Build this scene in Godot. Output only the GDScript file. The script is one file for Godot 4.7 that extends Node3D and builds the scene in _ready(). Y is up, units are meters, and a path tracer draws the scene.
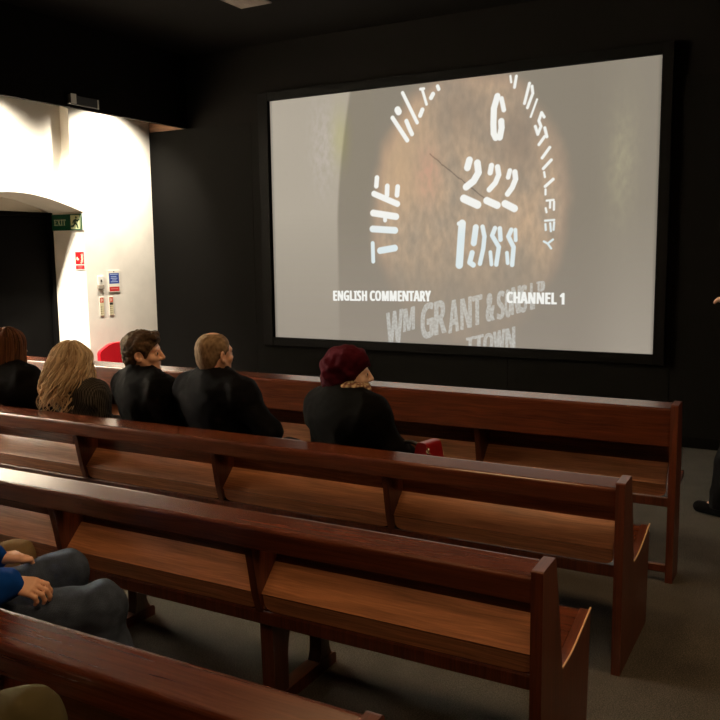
extends Node3D
# A dark visitor-centre cinema: rows of varnished pews, a projection screen, a floodlit white wall, seated people.

const WALL_Z := -7.12      # face of the screen wall
const WHITE_X := -6.58     # face of the white wall
const FASCIA_X := -6.03

var M := {}                # materials
var used := {}             # names taken by top-level things
var rng := RandomNumberGenerator.new()

# ------------------------------------------------------------------ scene tree helpers
func numbered(called: String) -> String:
	var n: int = used.get(called, -1) + 1
	used[called] = n
	return called if n == 0 else "%s_%03d" % [called, n]

func thing(called: String, label: String, category: String, at := Vector3.ZERO, turn := 0.0, group := "") -> Node3D:
	var o := Node3D.new()
	o.name = numbered(called)
	add_child(o)
	o.position = at
	o.rotation.y = turn
	tag(o, label, category, group)
	return o

func tag(o: Node3D, label: String, category: String, group := "") -> void:
	o.set_meta("label", label)
	o.set_meta("category", category)
	if group != "":
		o.set_meta("group", group)

func obj(called: String, mesh: Mesh, mat: Material, parent: Node = null, at := Vector3.ZERO) -> MeshInstance3D:
	var o := MeshInstance3D.new()
	o.mesh = mesh
	o.material_override = mat
	o.position = at
	o.cast_shadow = GeometryInstance3D.SHADOW_CASTING_SETTING_ON
	if parent == null:
		o.name = numbered(called)
		add_child(o)
	else:
		o.name = called
		parent.add_child(o, true)
	return o

func struct(called: String, mesh: Mesh, mat: Material, parent: Node = null, at := Vector3.ZERO) -> MeshInstance3D:
	var o := obj(called, mesh, mat, parent, at)
	if parent == null:
		o.set_meta("kind", "structure")
	return o

# ------------------------------------------------------------------ mesh helpers
func start() -> SurfaceTool:
	var st := SurfaceTool.new()
	st.begin(Mesh.PRIMITIVE_TRIANGLES)
	return st

func tri(st: SurfaceTool, a: Vector3, b: Vector3, c: Vector3, out: Vector3) -> void:
	var n := (c - a).cross(b - a)
	if n.length_squared() < 1e-16:
		return
	n = n.normalized()
	if n.dot(out) < 0.0:
		var t := b
		b = c
		c = t
		n = -n
	st.set_normal(n); st.set_uv(Vector2.ZERO); st.add_vertex(a)
	st.set_normal(n); st.set_uv(Vector2.ZERO); st.add_vertex(b)
	st.set_normal(n); st.set_uv(Vector2.ZERO); st.add_vertex(c)

func quad(st: SurfaceTool, a: Vector3, b: Vector3, c: Vector3, d: Vector3, out: Vector3) -> void:
	tri(st, a, b, c, out)
	tri(st, a, c, d, out)

# box with chamfered edges
func add_box(st: SurfaceTool, c: Vector3, s: Vector3, bev := 0.004) -> void:
	var h := s * 0.5
	var b: float = min(bev, min(h.x, min(h.y, h.z)) * 0.9)
	var ax := [Vector3.RIGHT, Vector3.UP, Vector3.BACK]
	var hs := [h.x, h.y, h.z]
	for i in 3:
		var j := (i + 1) % 3
		var k := (i + 2) % 3
		var u: Vector3 = ax[j] * (hs[j] - b)
		var v: Vector3 = ax[k] * (hs[k] - b)
		for sg in [-1.0, 1.0]:
			var o: Vector3 = c + ax[i] * (hs[i] * sg)
			quad(st, o - u - v, o + u - v, o + u + v, o - u + v, ax[i] * sg)
		if b <= 0.0:
			continue
		# edges that run along axis i
		var w: Vector3 = ax[i] * (hs[i] - b)
		for sj in [-1.0, 1.0]:
			for sk in [-1.0, 1.0]:
				var p: Vector3 = c + ax[j] * (hs[j] * sj) + ax[k] * ((hs[k] - b) * sk)
				var q: Vector3 = c + ax[j] * ((hs[j] - b) * sj) + ax[k] * (hs[k] * sk)
				quad(st, p - w, p + w, q + w, q - w, ax[j] * sj + ax[k] * sk)
	if b > 0.0:
		for sx in [-1.0, 1.0]:
			for sy in [-1.0, 1.0]:
				for sz in [-1.0, 1.0]:
					tri(st, c + Vector3(h.x * sx, (h.y - b) * sy, (h.z - b) * sz), c + Vector3((h.x - b) * sx, h.y * sy, (h.z - b) * sz), c + Vector3((h.x - b) * sx, (h.y - b) * sy, h.z * sz), Vector3(sx, sy, sz))

func box(c: Vector3, s: Vector3, bev := 0.004) -> Mesh:
	var st := start()
	add_box(st, c, s, bev)
	return st.commit()

func span(a: Vector3, b: Vector3, bev := 0.0) -> Mesh:      # box between two corners
	return box((a + b) * 0.5, (b - a).abs(), bev)

# an outline in two axes, pushed along the third; map(axis_a, axis_b, along)
func add_prism(st: SurfaceTool, poly: PackedVector2Array, t0: float, t1: float, axis: int) -> void:
	var put := func(p: Vector2, t: float) -> Vector3:
		if axis == 0: return Vector3(t, p.y, p.x)       # outline in (z, y), along x
		if axis == 1: return Vector3(p.x, t, p.y)       # outline in (x, z), along y
		return Vector3(p.x, p.y, t)                     # outline in (x, y), along z
	var dir: Vector3 = [Vector3.RIGHT, Vector3.UP, Vector3.BACK][axis]
	var idx := Geometry2D.triangulate_polygon(poly)
	for i in range(0, idx.size(), 3):
		tri(st, put.call(poly[idx[i]], t0), put.call(poly[idx[i + 1]], t0), put.call(poly[idx[i + 2]], t0), -dir)
		tri(st, put.call(poly[idx[i]], t1), put.call(poly[idx[i + 1]], t1), put.call(poly[idx[i + 2]], t1), dir)
	var area := 0.0
	for i in poly.size():
		area += poly[i].cross(poly[(i + 1) % poly.size()])
	var sg := 1.0 if area > 0.0 else -1.0
	for i in poly.size():
		var p := poly[i]
		var q := poly[(i + 1) % poly.size()]
		var n2 := Vector2(q.y - p.y, p.x - q.x) * sg
		var n3: Vector3 = put.call(n2, 0.0)
		quad(st, put.call(p, t0), put.call(q, t0), put.call(q, t1), put.call(p, t1), n3)

func prism(poly: PackedVector2Array, t0: float, t1: float, axis: int) -> Mesh:
	var st := start()
	add_prism(st, poly, t0, t1, axis)
	return st.commit()

# rounds the corners of an outline: each point is [x, y, radius]
func rounded(pts: Array, steps := 4) -> PackedVector2Array:
	var out := PackedVector2Array()
	var n := pts.size()
	for i in n:
		var p := Vector2(pts[i][0], pts[i][1])
		var r: float = pts[i][2] if pts[i].size() > 2 else 0.0
		if r <= 0.0:
			out.append(p)
			continue
		var a := Vector2(pts[(i + n - 1) % n][0], pts[(i + n - 1) % n][1])
		var b := Vector2(pts[(i + 1) % n][0], pts[(i + 1) % n][1])
		var da := (a - p).normalized() * minf(r, (a - p).length() * 0.49)
		var db := (b - p).normalized() * minf(r, (b - p).length() * 0.49)
		for k in steps + 1:
			var t := float(k) / steps
			out.append((p + da).lerp(p, t).lerp(p.lerp(p + db, t), t))
	return out

func add_tube(st: SurfaceTool, pts: PackedVector3Array, radii: Array, sides := 8) -> void:
	var rings := []
	var n := pts.size()
	var up := Vector3.UP
	for i in n:
		var t := (pts[min(i + 1, n - 1)] - pts[max(i - 1, 0)]).normalized()
		if absf(t.dot(up)) > 0.97:
			up = Vector3.RIGHT
		var u := t.cross(up).normalized()
		var v := u.cross(t).normalized()
		up = v
		var ring := []
		for k in sides:
			var a := TAU * k / sides
			var d := u * cos(a) + v * sin(a)
			ring.append([pts[i] + d * float(radii[min(i, radii.size() - 1)]), d])
		rings.append(ring)
	for i in n - 1:
		for k in sides:
			var k2 := (k + 1) % sides
			var q := [rings[i][k], rings[i][k2], rings[i + 1][k2], rings[i + 1][k]]
			for tr in [[0, 1, 2], [0, 2, 3]]:
				var a: Vector3 = q[tr[0]][0]
				var b: Vector3 = q[tr[1]][0]
				var c: Vector3 = q[tr[2]][0]
				var nn := (c - a).cross(b - a)
				var order: Array = tr if nn.dot(q[tr[0]][1]) >= 0.0 else [tr[0], tr[2], tr[1]]
				for id in order:
					st.set_normal(q[id][1]); st.set_uv(Vector2.ZERO); st.add_vertex(q[id][0])
	for e in [0, n - 1]:
		var out: Vector3 = (pts[0] - pts[1]) if e == 0 else (pts[n - 1] - pts[n - 2])
		for k in range(1, sides - 1):
			tri(st, rings[e][0][0], rings[e][k][0], rings[e][k + 1][0], out)

func tube(pts: PackedVector3Array, radii: Array, sides := 8) -> Mesh:
	var st := start()
	add_tube(st, pts, radii, sides)
	return st.commit()

# flat rectangle with a picture: centre, half-width vector, half-height vector (picture's right and up), with a thickness behind
func picture(c: Vector3, r: Vector3, u: Vector3) -> Mesh:
	var st := start()
	var n := r.cross(u).normalized()
	var v := [c - r + u, c + r + u, c + r - u, c - r - u]
	var t := [Vector2(0, 0), Vector2(1, 0), Vector2(1, 1), Vector2(0, 1)]
	for k in [0, 1, 2, 0, 2, 3]:
		st.set_normal(n); st.set_uv(t[k]); st.add_vertex(v[k])
	return st.commit()

# ------------------------------------------------------------------ pictures (surface grain and flat print)
func noise(sd: int, freq: float, octaves := 4) -> FastNoiseLite:
	var n := FastNoiseLite.new()
	n.seed = sd
	n.noise_type = FastNoiseLite.TYPE_SIMPLEX_SMOOTH
	n.frequency = freq
	n.fractal_octaves = octaves
	return n

func tex(im: Image) -> ImageTexture:
	return ImageTexture.create_from_image(im)

# a grey picture that repeats without a seam; f(x, y) -> 0..1
func grey_tile(size: int, f: Callable) -> Image:
	var data := PackedByteArray()
	data.resize(size * size * 3)
	var edge := size / 5
	for y in size:
		for x in size:
			var v: float = f.call(x, y)
			var wx := clampf(float(x - (size - edge)) / edge, 0.0, 1.0)
			var wy := clampf(float(y - (size - edge)) / edge, 0.0, 1.0)
			if wx > 0.0: v = lerpf(v, f.call(x - size, y), wx)
			if wy > 0.0:
				var v2: float = f.call(x, y - size)
				if wx > 0.0: v2 = lerpf(v2, f.call(x - size, y - size), wx)
				v = lerpf(v, v2, wy)
			var b := int(clampf(v, 0.0, 1.0) * 255.0)
			var o := (y * size + x) * 3
			data[o] = b; data[o + 1] = b; data[o + 2] = b
	return Image.create_from_data(size, size, false, Image.FORMAT_RGB8, data)

func mat(color: Color, rough := 0.6, texture: Texture2D = null, scale := Vector3.ONE, world := false) -> StandardMaterial3D:
	var m := StandardMaterial3D.new()
	m.albedo_color = color
	m.roughness = rough
	if texture:
		m.albedo_texture = texture
		m.uv1_triplanar = true
		m.uv1_world_triplanar = world
		m.uv1_scale = scale
	return m

func c8(r: int, g: int, b: int) -> Color:
	return Color8(r, g, b)

# strokes: draws a round-ended polyline of half-width w into a float mask
func stroke(mask: PackedFloat32Array, W: int, H: int, pts: PackedVector2Array, w: float, value := 1.0, soft := 1.2) -> void:
	for i in pts.size() - 1:
		var a := pts[i]
		var b := pts[i + 1]
		var ab := b - a
		var il := 1.0 / maxf(ab.length_squared(), 1e-6)
		for y in range(max(0, int(min(a.y, b.y) - w - 2)), min(H, int(max(a.y, b.y) + w + 3))):
			for x in range(max(0, int(min(a.x, b.x) - w - 2)), min(W, int(max(a.x, b.x) + w + 3))):
				var p := Vector2(x + 0.5, y + 0.5) - a
				var d := (p - ab * clampf(p.dot(ab) * il, 0.0, 1.0)).length()
				var cov := clampf((w - d) / soft + 0.5, 0.0, 1.0) * value
				if cov > mask[y * W + x]:
					mask[y * W + x] = cov

# lettering: the outline of a line of text filled into a mask; origin at baseline left, ex spans the line's width, ey one cap height
func lettering(mask: PackedFloat32Array, W: int, H: int, text: String, origin: Vector2, ex: Vector2, ey: Vector2, value := 1.0, bold := true, font_name := "Droid Sans") -> void:
	var f := SystemFont.new()
	f.font_names = PackedStringArray([font_name])
	f.font_weight = 700 if bold else 400
	var tm := TextMesh.new()
	tm.font = f
	tm.font_size = 64
	tm.pixel_size = 0.01
	tm.depth = 0.0
	tm.text = text
	tm.horizontal_alignment = HORIZONTAL_ALIGNMENT_LEFT
	tm.vertical_alignment = VERTICAL_ALIGNMENT_BOTTOM
	var arr := tm.get_mesh_arrays()
	if arr.is_empty() or arr[Mesh.ARRAY_VERTEX] == null:
		return
	var v: PackedVector3Array = arr[Mesh.ARRAY_VERTEX]
	var idx: PackedInt32Array = arr[Mesh.ARRAY_INDEX] if arr[Mesh.ARRAY_INDEX] != null else PackedInt32Array(range(v.size()))
	var x0 := 1e9
	var x1 := -1e9
	var y0 := 1e9
	var y1 := -1e9
	for p in v:
		x0 = min(x0, p.x); x1 = max(x1, p.x); y0 = min(y0, p.y); y1 = max(y1, p.y)
	var sub := 3
	for i in range(0, idx.size(), 3):
		var q := []
		for k in 3:
			var p := v[idx[i + k]]
			q.append(origin + ex * ((p.x - x0) / (x1 - x0)) + ey * ((p.y - y0) / (y1 - y0)))
		var ar: float = (q[1] - q[0]).cross(q[2] - q[0])
		if absf(ar) < 1e-6:
			continue
		for y in range(max(0, int(min(q[0].y, min(q[1].y, q[2].y)))), min(H, int(max(q[0].y, max(q[1].y, q[2].y))) + 1)):
			for x in range(max(0, int(min(q[0].x, min(q[1].x, q[2].x)))), min(W, int(max(q[0].x, max(q[1].x, q[2].x))) + 1)):
				var hit := 0
				for sy in sub:
					for sx in sub:
						var p := Vector2(x + (sx + 0.5) / sub, y + (sy + 0.5) / sub)
						var w0: float = (q[1] - q[0]).cross(p - q[0]) / ar
						var w1: float = (q[2] - q[1]).cross(p - q[1]) / ar
						var w2: float = (q[0] - q[2]).cross(p - q[2]) / ar
						if w0 >= 0.0 and w1 >= 0.0 and w2 >= 0.0:
							hit += 1
				if hit:
					mask[y * W + x] = min(value, mask[y * W + x] + value * hit / (sub * sub))

# ------------------------------------------------------------------ materials
func make_materials() -> void:
	var n1 := noise(3, 1.0, 5)
	var n2 := noise(8, 1.0, 3)
	var grain := grey_tile(512, func(x: int, y: int) -> float:
		var warp := n2.get_noise_2d(x * 0.006, y * 0.012) * 9.0
		var fine := n1.get_noise_2d(x * 0.012, (y + warp) * 0.16)
		var band := n2.get_noise_2d(x * 0.004 + 40.0, (y + warp * 2.0) * 0.035)
		var pore := n1.get_noise_2d(x * 0.05 + 90.0, y * 0.55)
		return 0.74 + 0.17 * fine + 0.17 * band + 0.05 * pore)
	var grain_h := tex(grain)
	var turned := grain.duplicate() as Image
	turned.rotate_90(CLOCKWISE)
	var grain_v := tex(turned)
	var cloth_n := noise(21, 0.35, 2)
	var cloth_im := grey_tile(256, func(x: int, y: int) -> float:
		var weave := 0.5 + 0.25 * sin(x * PI * 0.5) + 0.25 * sin(y * PI * 0.5)
		return 0.66 + 0.16 * weave + 0.16 * cloth_n.get_noise_2d(x, y))
	var cloth_t := tex(cloth_im)
	var denim_n := noise(22, 0.5, 3)
	var denim_b := noise(23, 0.02, 3)
	var denim_t := tex(grey_tile(256, func(x: int, y: int) -> float:
		return 0.62 + 0.14 * sin((x + y) * PI * 0.25) * 0.5 + 0.2 * denim_n.get_noise_2d(x, y * 0.4) + 0.12 * denim_b.get_noise_2d(x, y)))
	var rib_n := noise(24, 0.12, 3)
	var rib_t := tex(grey_tile(256, func(x: int, y: int) -> float:
		return 0.55 + 0.28 * sin(x * TAU / 16.0 + rib_n.get_noise_2d(x, y) * 2.0) + 0.2 * rib_n.get_noise_2d(x * 3.0, y * 3.0)))
	var carpet_n := noise(31, 0.45, 3)
	var carpet_b := noise(32, 0.012, 4)
	var carpet_t := tex(grey_tile(512, func(x: int, y: int) -> float:
		return 0.64 + 0.55 * carpet_n.get_noise_2d(x, y) + 0.06 * carpet_b.get_noise_2d(x, y)))
	var plaster_n := noise(41, 0.02, 5)
	var plaster_t := tex(grey_tile(256, func(x: int, y: int) -> float:
		return 0.955 + 0.045 * plaster_n.get_noise_2d(x, y)))
	var bump := grey_tile(256, func(x: int, y: int) -> float: return 0.5 + 0.5 * plaster_n.get_noise_2d(x * 2.0, y * 2.0))
	bump.bump_map_to_normal_map(1.5)
	var plaster_b := tex(bump)

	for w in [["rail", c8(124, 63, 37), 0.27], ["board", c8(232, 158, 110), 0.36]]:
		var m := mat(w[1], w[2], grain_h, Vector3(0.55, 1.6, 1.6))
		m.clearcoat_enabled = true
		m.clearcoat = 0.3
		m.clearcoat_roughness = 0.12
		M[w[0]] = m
	for w in [["post", c8(124, 63, 37), 0.36]]:
		M[w[0]] = mat(w[1], w[2], grain_v, Vector3(1.6, 0.55, 1.6))
	M.lipping = mat(c8(214, 180, 138), 0.35)
	M.carpet = mat(c8(114, 109, 99), 0.97, carpet_t, Vector3(0.8, 0.8, 0.8), true)
	M.plaster = mat(c8(236, 228, 212), 0.85, plaster_t, Vector3(0.5, 0.5, 0.5), true)
	M.plaster.normal_enabled = true
	M.plaster.normal_texture = plaster_b
	M.plaster.normal_scale = 0.06
	M.black_wall = mat(c8(18, 17, 15), 0.85, plaster_t, Vector3(0.4, 0.4, 0.4), true)
	M.black_ceiling = mat(c8(22, 20, 18), 0.9, plaster_t, Vector3(0.4, 0.4, 0.4), true)
	for k in ["black_wall", "black_ceiling"]:
		M[k].metallic_specular = 0.12
	M.frame = mat(c8(20, 19, 17), 0.6, cloth_t, Vector3(6, 6, 6))
	M.frame.metallic_specular = 0.15
	M.brown = mat(c8(150, 104, 70), 0.7, grain_h, Vector3(1, 2, 2))
	M.black_door = mat(c8(11, 10, 9), 0.6)
	M.black_door.metallic_specular = 0.1
	M.dark_metal = mat(c8(40, 38, 36), 0.45)
	M.white_plastic = mat(c8(226, 222, 208), 0.4)
	M.grey_plastic = mat(c8(150, 140, 124), 0.5)
	M.red_plastic = mat(c8(205, 24, 36), 0.4)
	M.grille = mat(c8(92, 82, 72), 0.6)
	# people
	M.skin = mat(c8(234, 184, 156), 0.5)
	M.skin.subsurf_scatter_enabled = true
	M.skin.subsurf_scatter_strength = 0.05
	M.skin_pale = M.skin.duplicate()
	M.skin_pale.albedo_color = c8(244, 208, 188)
	M.black_wool = mat(c8(17, 17, 18), 0.95, cloth_t, Vector3(9, 9, 9))
	M.black_cotton = mat(c8(16, 16, 18), 0.9, cloth_t, Vector3(12, 12, 12))
	M.navy = mat(c8(22, 23, 29), 0.85, cloth_t, Vector3(12, 12, 12))
	M.charcoal = mat(c8(128, 122, 114), 0.95, rib_t, Vector3(5, 5, 5))
	M.jeans = mat(c8(108, 126, 156), 0.9, denim_t, Vector3(5, 5, 5))
	M.dark_trousers = mat(c8(22, 22, 26), 0.9, cloth_t, Vector3(12, 12, 12))
	M.khaki = mat(c8(164, 138, 96), 0.9, cloth_t, Vector3(10, 10, 10))
	M.olive = mat(c8(112, 104, 74), 0.9, cloth_t, Vector3(10, 10, 10))
	M.blue = mat(c8(20, 92, 206), 0.9, cloth_t, Vector3(7, 7, 7))
	M.maroon = mat(c8(88, 22, 38), 0.95, cloth_t, Vector3(9, 9, 9))
	for k in ["black_wool", "black_cotton", "navy", "charcoal", "dark_trousers", "jeans", "khaki", "olive", "blue", "maroon"]:
		M[k].metallic_specular = 0.2
	M.shoe = mat(c8(34, 28, 24), 0.5)
	M.eye = mat(c8(60, 44, 34), 0.15)
	M.red_leather = mat(c8(190, 26, 34), 0.4, cloth_t, Vector3(3, 3, 3))
	M.black_leather = mat(c8(26, 24, 24), 0.45)
	M.chrome = mat(c8(214, 206, 190), 0.25)
	M.chrome.metallic = 0.9
	M.hair = mat(Color.WHITE, 0.75)
	M.hair.metallic_specular = 0.25
	M.hair.vertex_color_use_as_albedo = true
	var plaid := Image.create(64, 64, false, Image.FORMAT_RGB8)
	for y in 64:
		for x in 64:
			var a := int(x / 8) % 2
			var b := int(y / 8) % 2
			plaid.set_pixel(x, y, [c8(226, 210, 176), c8(150, 116, 92), c8(92, 46, 50)][a + b])
	M.plaid = mat(Color.WHITE, 0.9, tex(plaid), Vector3(12, 12, 12))

# ------------------------------------------------------------------ the projected picture
func screen_image() -> Image:
	var W := 1000
	var H := 632
	var mask := PackedFloat32Array()
	mask.resize(W * H)
	var faint := mask.duplicate()
	# stencilled characters on the cask end: half-width, then points, in thousandths of the screen's width
	var marks := [[5,366,74,406,131],[8,380,56,383,61],[5,404,85,411,101,419,117],[4,394,17,433,91],[5,441,75,447,62],[3,442,13,451,13],[3,447,15,458,50],[5,470,36,475,28],[4,487,11,490,18],[7,312,256,378,284],[6,321,217,319,237],[6,350,239,349,261],[6,379,242,377,262],[8,309,304,374,315],[5,343,316,343,323],[8,307,344,371,349],[8,328,399,370,393],[5,307,380,308,426],[2,668,7,670,21],[3,682,9,678,33],[3,713,28,702,71],[3,719,35,721,51,709,81],[2,731,65,717,102],[3,748,105,742,95,736,112,741,125,734,142,728,124],[3,750,129,755,149],[3,750,148,737,165],[3,762,173,745,195],[7,637,49,629,75,628,110,629,132,634,142],[5,647,55,653,81],[7,647,106,648,121,644,142],[3,766,201,748,219],[2,750,227,752,238],[3,771,244,753,259],[2,754,266,754,277],[2,757,291,773,290],[2,765,293,765,307],[2,755,308,757,317],[2,774,294,774,312],[2,754,336,775,335],[2,755,344,756,357],[2,766,342,768,360],[2,775,340,774,357],[2,752,383,761,388,773,379],[2,761,388,769,399],[8,569,189,564,206],[8,589,197,592,219,580,238,561,251],[9,555,278,590,294],[6,624,205,621,221],[6,639,209,642,227,634,245,619,260],[8,613,285,639,297],[5,669,219,665,234],[6,681,223,683,239,675,258,664,272],[8,658,294,681,306],[9,551,337,544,436],[5,543,337,547,338],[7,586,347,581,384],[5,603,346,608,369,605,398,597,433],[6,577,407,571,430,580,436],[5,634,350,627,367,644,394,638,435],[5,646,351,648,377],[4,623,406,626,435],[5,674,355,667,370,680,395,677,436],[4,684,355,685,379],[4,664,408,666,432]]
	for s in marks:
		var pts := PackedVector2Array()
		for i in range(1, s.size(), 2):
			pts.append(Vector2(s[i], s[i + 1]))
		stroke(mask, W, H, pts, s[0] + 0.6, 1.0, 2.0)
	# the faded lines at the foot of the cask: character, baseline left, baseline right, top left
	for l in [["W", 344, 645, 390, 632, 345, 558], ["M", 393, 605, 423, 596, 394, 547], ["G", 442, 623, 475, 613, 442, 535], ["R", 479, 610, 510, 601, 479, 527], ["A", 517, 604, 543, 596, 517, 525], ["N", 549, 594, 576, 586, 548, 519], ["T", 580, 583, 603, 577, 579, 512], ["&", 614, 573, 634, 567, 614, 506], ["S", 642, 567, 659, 562, 641, 500], ["O", 662, 562, 675, 558, 661, 496], ["N", 677, 554, 697, 548, 677, 490], ["S", 700, 549, 713, 545, 699, 485], ["L", 723, 541, 732, 538, 722, 479], ["T", 738, 499, 746, 497, 737, 476], ["D", 747, 498, 755, 495, 747, 475], ["T", 564, 650, 583, 645, 564, 613], ["T", 585, 649, 606, 643, 585, 608], ["O", 608, 648, 631, 641, 608, 603], ["W", 634, 647, 661, 638, 633, 596], ["N", 664, 643, 686, 636, 663, 588]]:
		var o := Vector2(l[1], l[2])
		for k in [-1.5, 0.0, 1.5]:
			lettering(faint, W, H, l[0], o + Vector2(k, 0), Vector2(l[3], l[4]) - o, Vector2(l[5], l[6]) - o, 1.0)
	for k in [-1.3, 0.0, 1.3]:                       # heavy sans capitals
		lettering(mask, W, H, "ENGLISH COMMENTARY", Vector2(188 + k, 529), Vector2(280, -3), Vector2(0, -27), 1.0)
		lettering(mask, W, H, "CHANNEL 1", Vector2(665 + k, 526), Vector2(136, 1), Vector2(0, -27), 1.0)
	var nz := noise(71, 0.012, 5)
	var nf := noise(72, 0.05, 4)
	var nw := noise(73, 0.006, 3)
	var data := PackedByteArray()
	data.resize(W * H * 3)
	for y in H:
		for x in W:
			var low := clampf((y - 300.0) / 330.0, 0.0, 1.0)
			# film of a cask: pale stave on the left, a shadowed hoop, the rusty end, a dim warehouse to the right
			var edge := 205.0 + 42.0 * pow(clampf(1.0 - y / 330.0, 0.0, 1.0), 1.6)
			var left := smoothstep(edge + 4.0, edge - 6.0, x) * (1.0 - 0.75 * low)
			var col := Vector3(143, 134, 119).lerp(Vector3(154, 144, 131), low)
			col = col.lerp(Vector3(181, 171, 155), left)
			if x < 330:
				var blotch := exp(-pow((x - 165.0) / 38.0, 2.0) - pow((y - 130.0) / 110.0, 2.0))
				col += Vector3(14, 14, 20) * blotch * (0.5 + nf.get_noise_2d(x, y * 0.6)) + Vector3(6, 8, -14) * exp(-pow((x - 215.0) / 26.0, 2.0) - pow((y - 110.0) / 70.0, 2.0))
			# rusty cask end
			var ex := (x - 556.0) / 262.0
			var ey := (y - 300.0) / 340.0
			var r := sqrt(ex * ex + ey * ey)
			if r < 1.08:
				r += 0.05 * nw.get_noise_2d(x, y)
				var cask := smoothstep(1.02, 0.86, r) * (1.0 - 0.72 * smoothstep(330.0, 560.0, y))
				var grit := nf.get_noise_2d(x, y * 0.45)
				var rust := Vector3(184, 162, 138) + Vector3(24, 14, 6) * nz.get_noise_2d(x * 0.9, y * 0.5) + Vector3(20, 15, 11) * grit
				rust = rust.lerp(Vector3(208, 174, 138), 0.7 * exp(-pow((x - 380.0) / 95.0, 2.0) - pow((y - 170.0) / 150.0, 2.0)))
				rust = rust.lerp(Vector3(194, 158, 132), 0.5 * smoothstep(0.82, 0.96, r))
				rust = rust.lerp(Vector3(214, 160, 138), 0.6 * exp(-pow((x - 462.0) / 30.0, 2.0) - pow((y - 215.0) / 60.0, 2.0)) * (0.7 + 0.8 * grit))
				rust = rust.lerp(Vector3(140, 126, 112), 0.6 * exp(-pow((x - 690.0) / 60.0, 2.0) - pow((y - 150.0) / 90.0, 2.0)) + 0.45 * exp(-pow((x - 545.0) / 80.0, 2.0) - pow((y - 70.0) / 80.0, 2.0)))
				col = col.lerp(rust, cask)
				# crack across the boards
				if x > 465 and x < 625:
					var cr: float = absf((y - 172.0) - (x - 470.0) * 0.78 - 5.0 * nf.get_noise_2d(x * 0.5, 3.0))
					col -= Vector3(40, 36, 30) * smoothstep(3.2, 0.8, cr) * cask
			# pale patch on the right
			if x > 820:
				var patch := exp(-pow((x - (925.0 - y * 0.02)) / 30.0, 2.0) - pow((y - 215.0) / 120.0, 2.0))
				col += Vector3(22, 22, 12) * patch * (0.7 + 0.7 * nf.get_noise_2d(x, y * 0.5))
				col += Vector3(14, 14, 13) * smoothstep(820.0, 960.0, x) * (0.4 + 0.6 * low)
			# darker margin where the picture ends before the cloth does
			var rim := smoothstep(0.0, 9.0, minf(x, W - 1 - x)) * 0.16 + 0.84
			col *= rim
			if faint[y * W + x] > 0.0:
				var wear := 0.8 + 0.5 * nf.get_noise_2d(x * 2.2, y * 2.2)
				col = col.lerp(Vector3(226, 230, 228), 0.66 * faint[y * W + x] * clampf(wear, 0.0, 1.0))
			col = col.lerp(Vector3(255, 255, 250).lerp(Vector3(232, 244, 246), smoothstep(300.0, 380.0, y) * (1.0 if y < 480 else 0.0)), mask[y * W + x])
			var o := (y * W + x) * 3
			data[o] = int(clampf(col.x, 0, 255)); data[o + 1] = int(clampf(col.y, 0, 255)); data[o + 2] = int(clampf(col.z, 0, 255))
	return Image.create_from_data(W, H, false, Image.FORMAT_RGB8, data)

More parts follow.
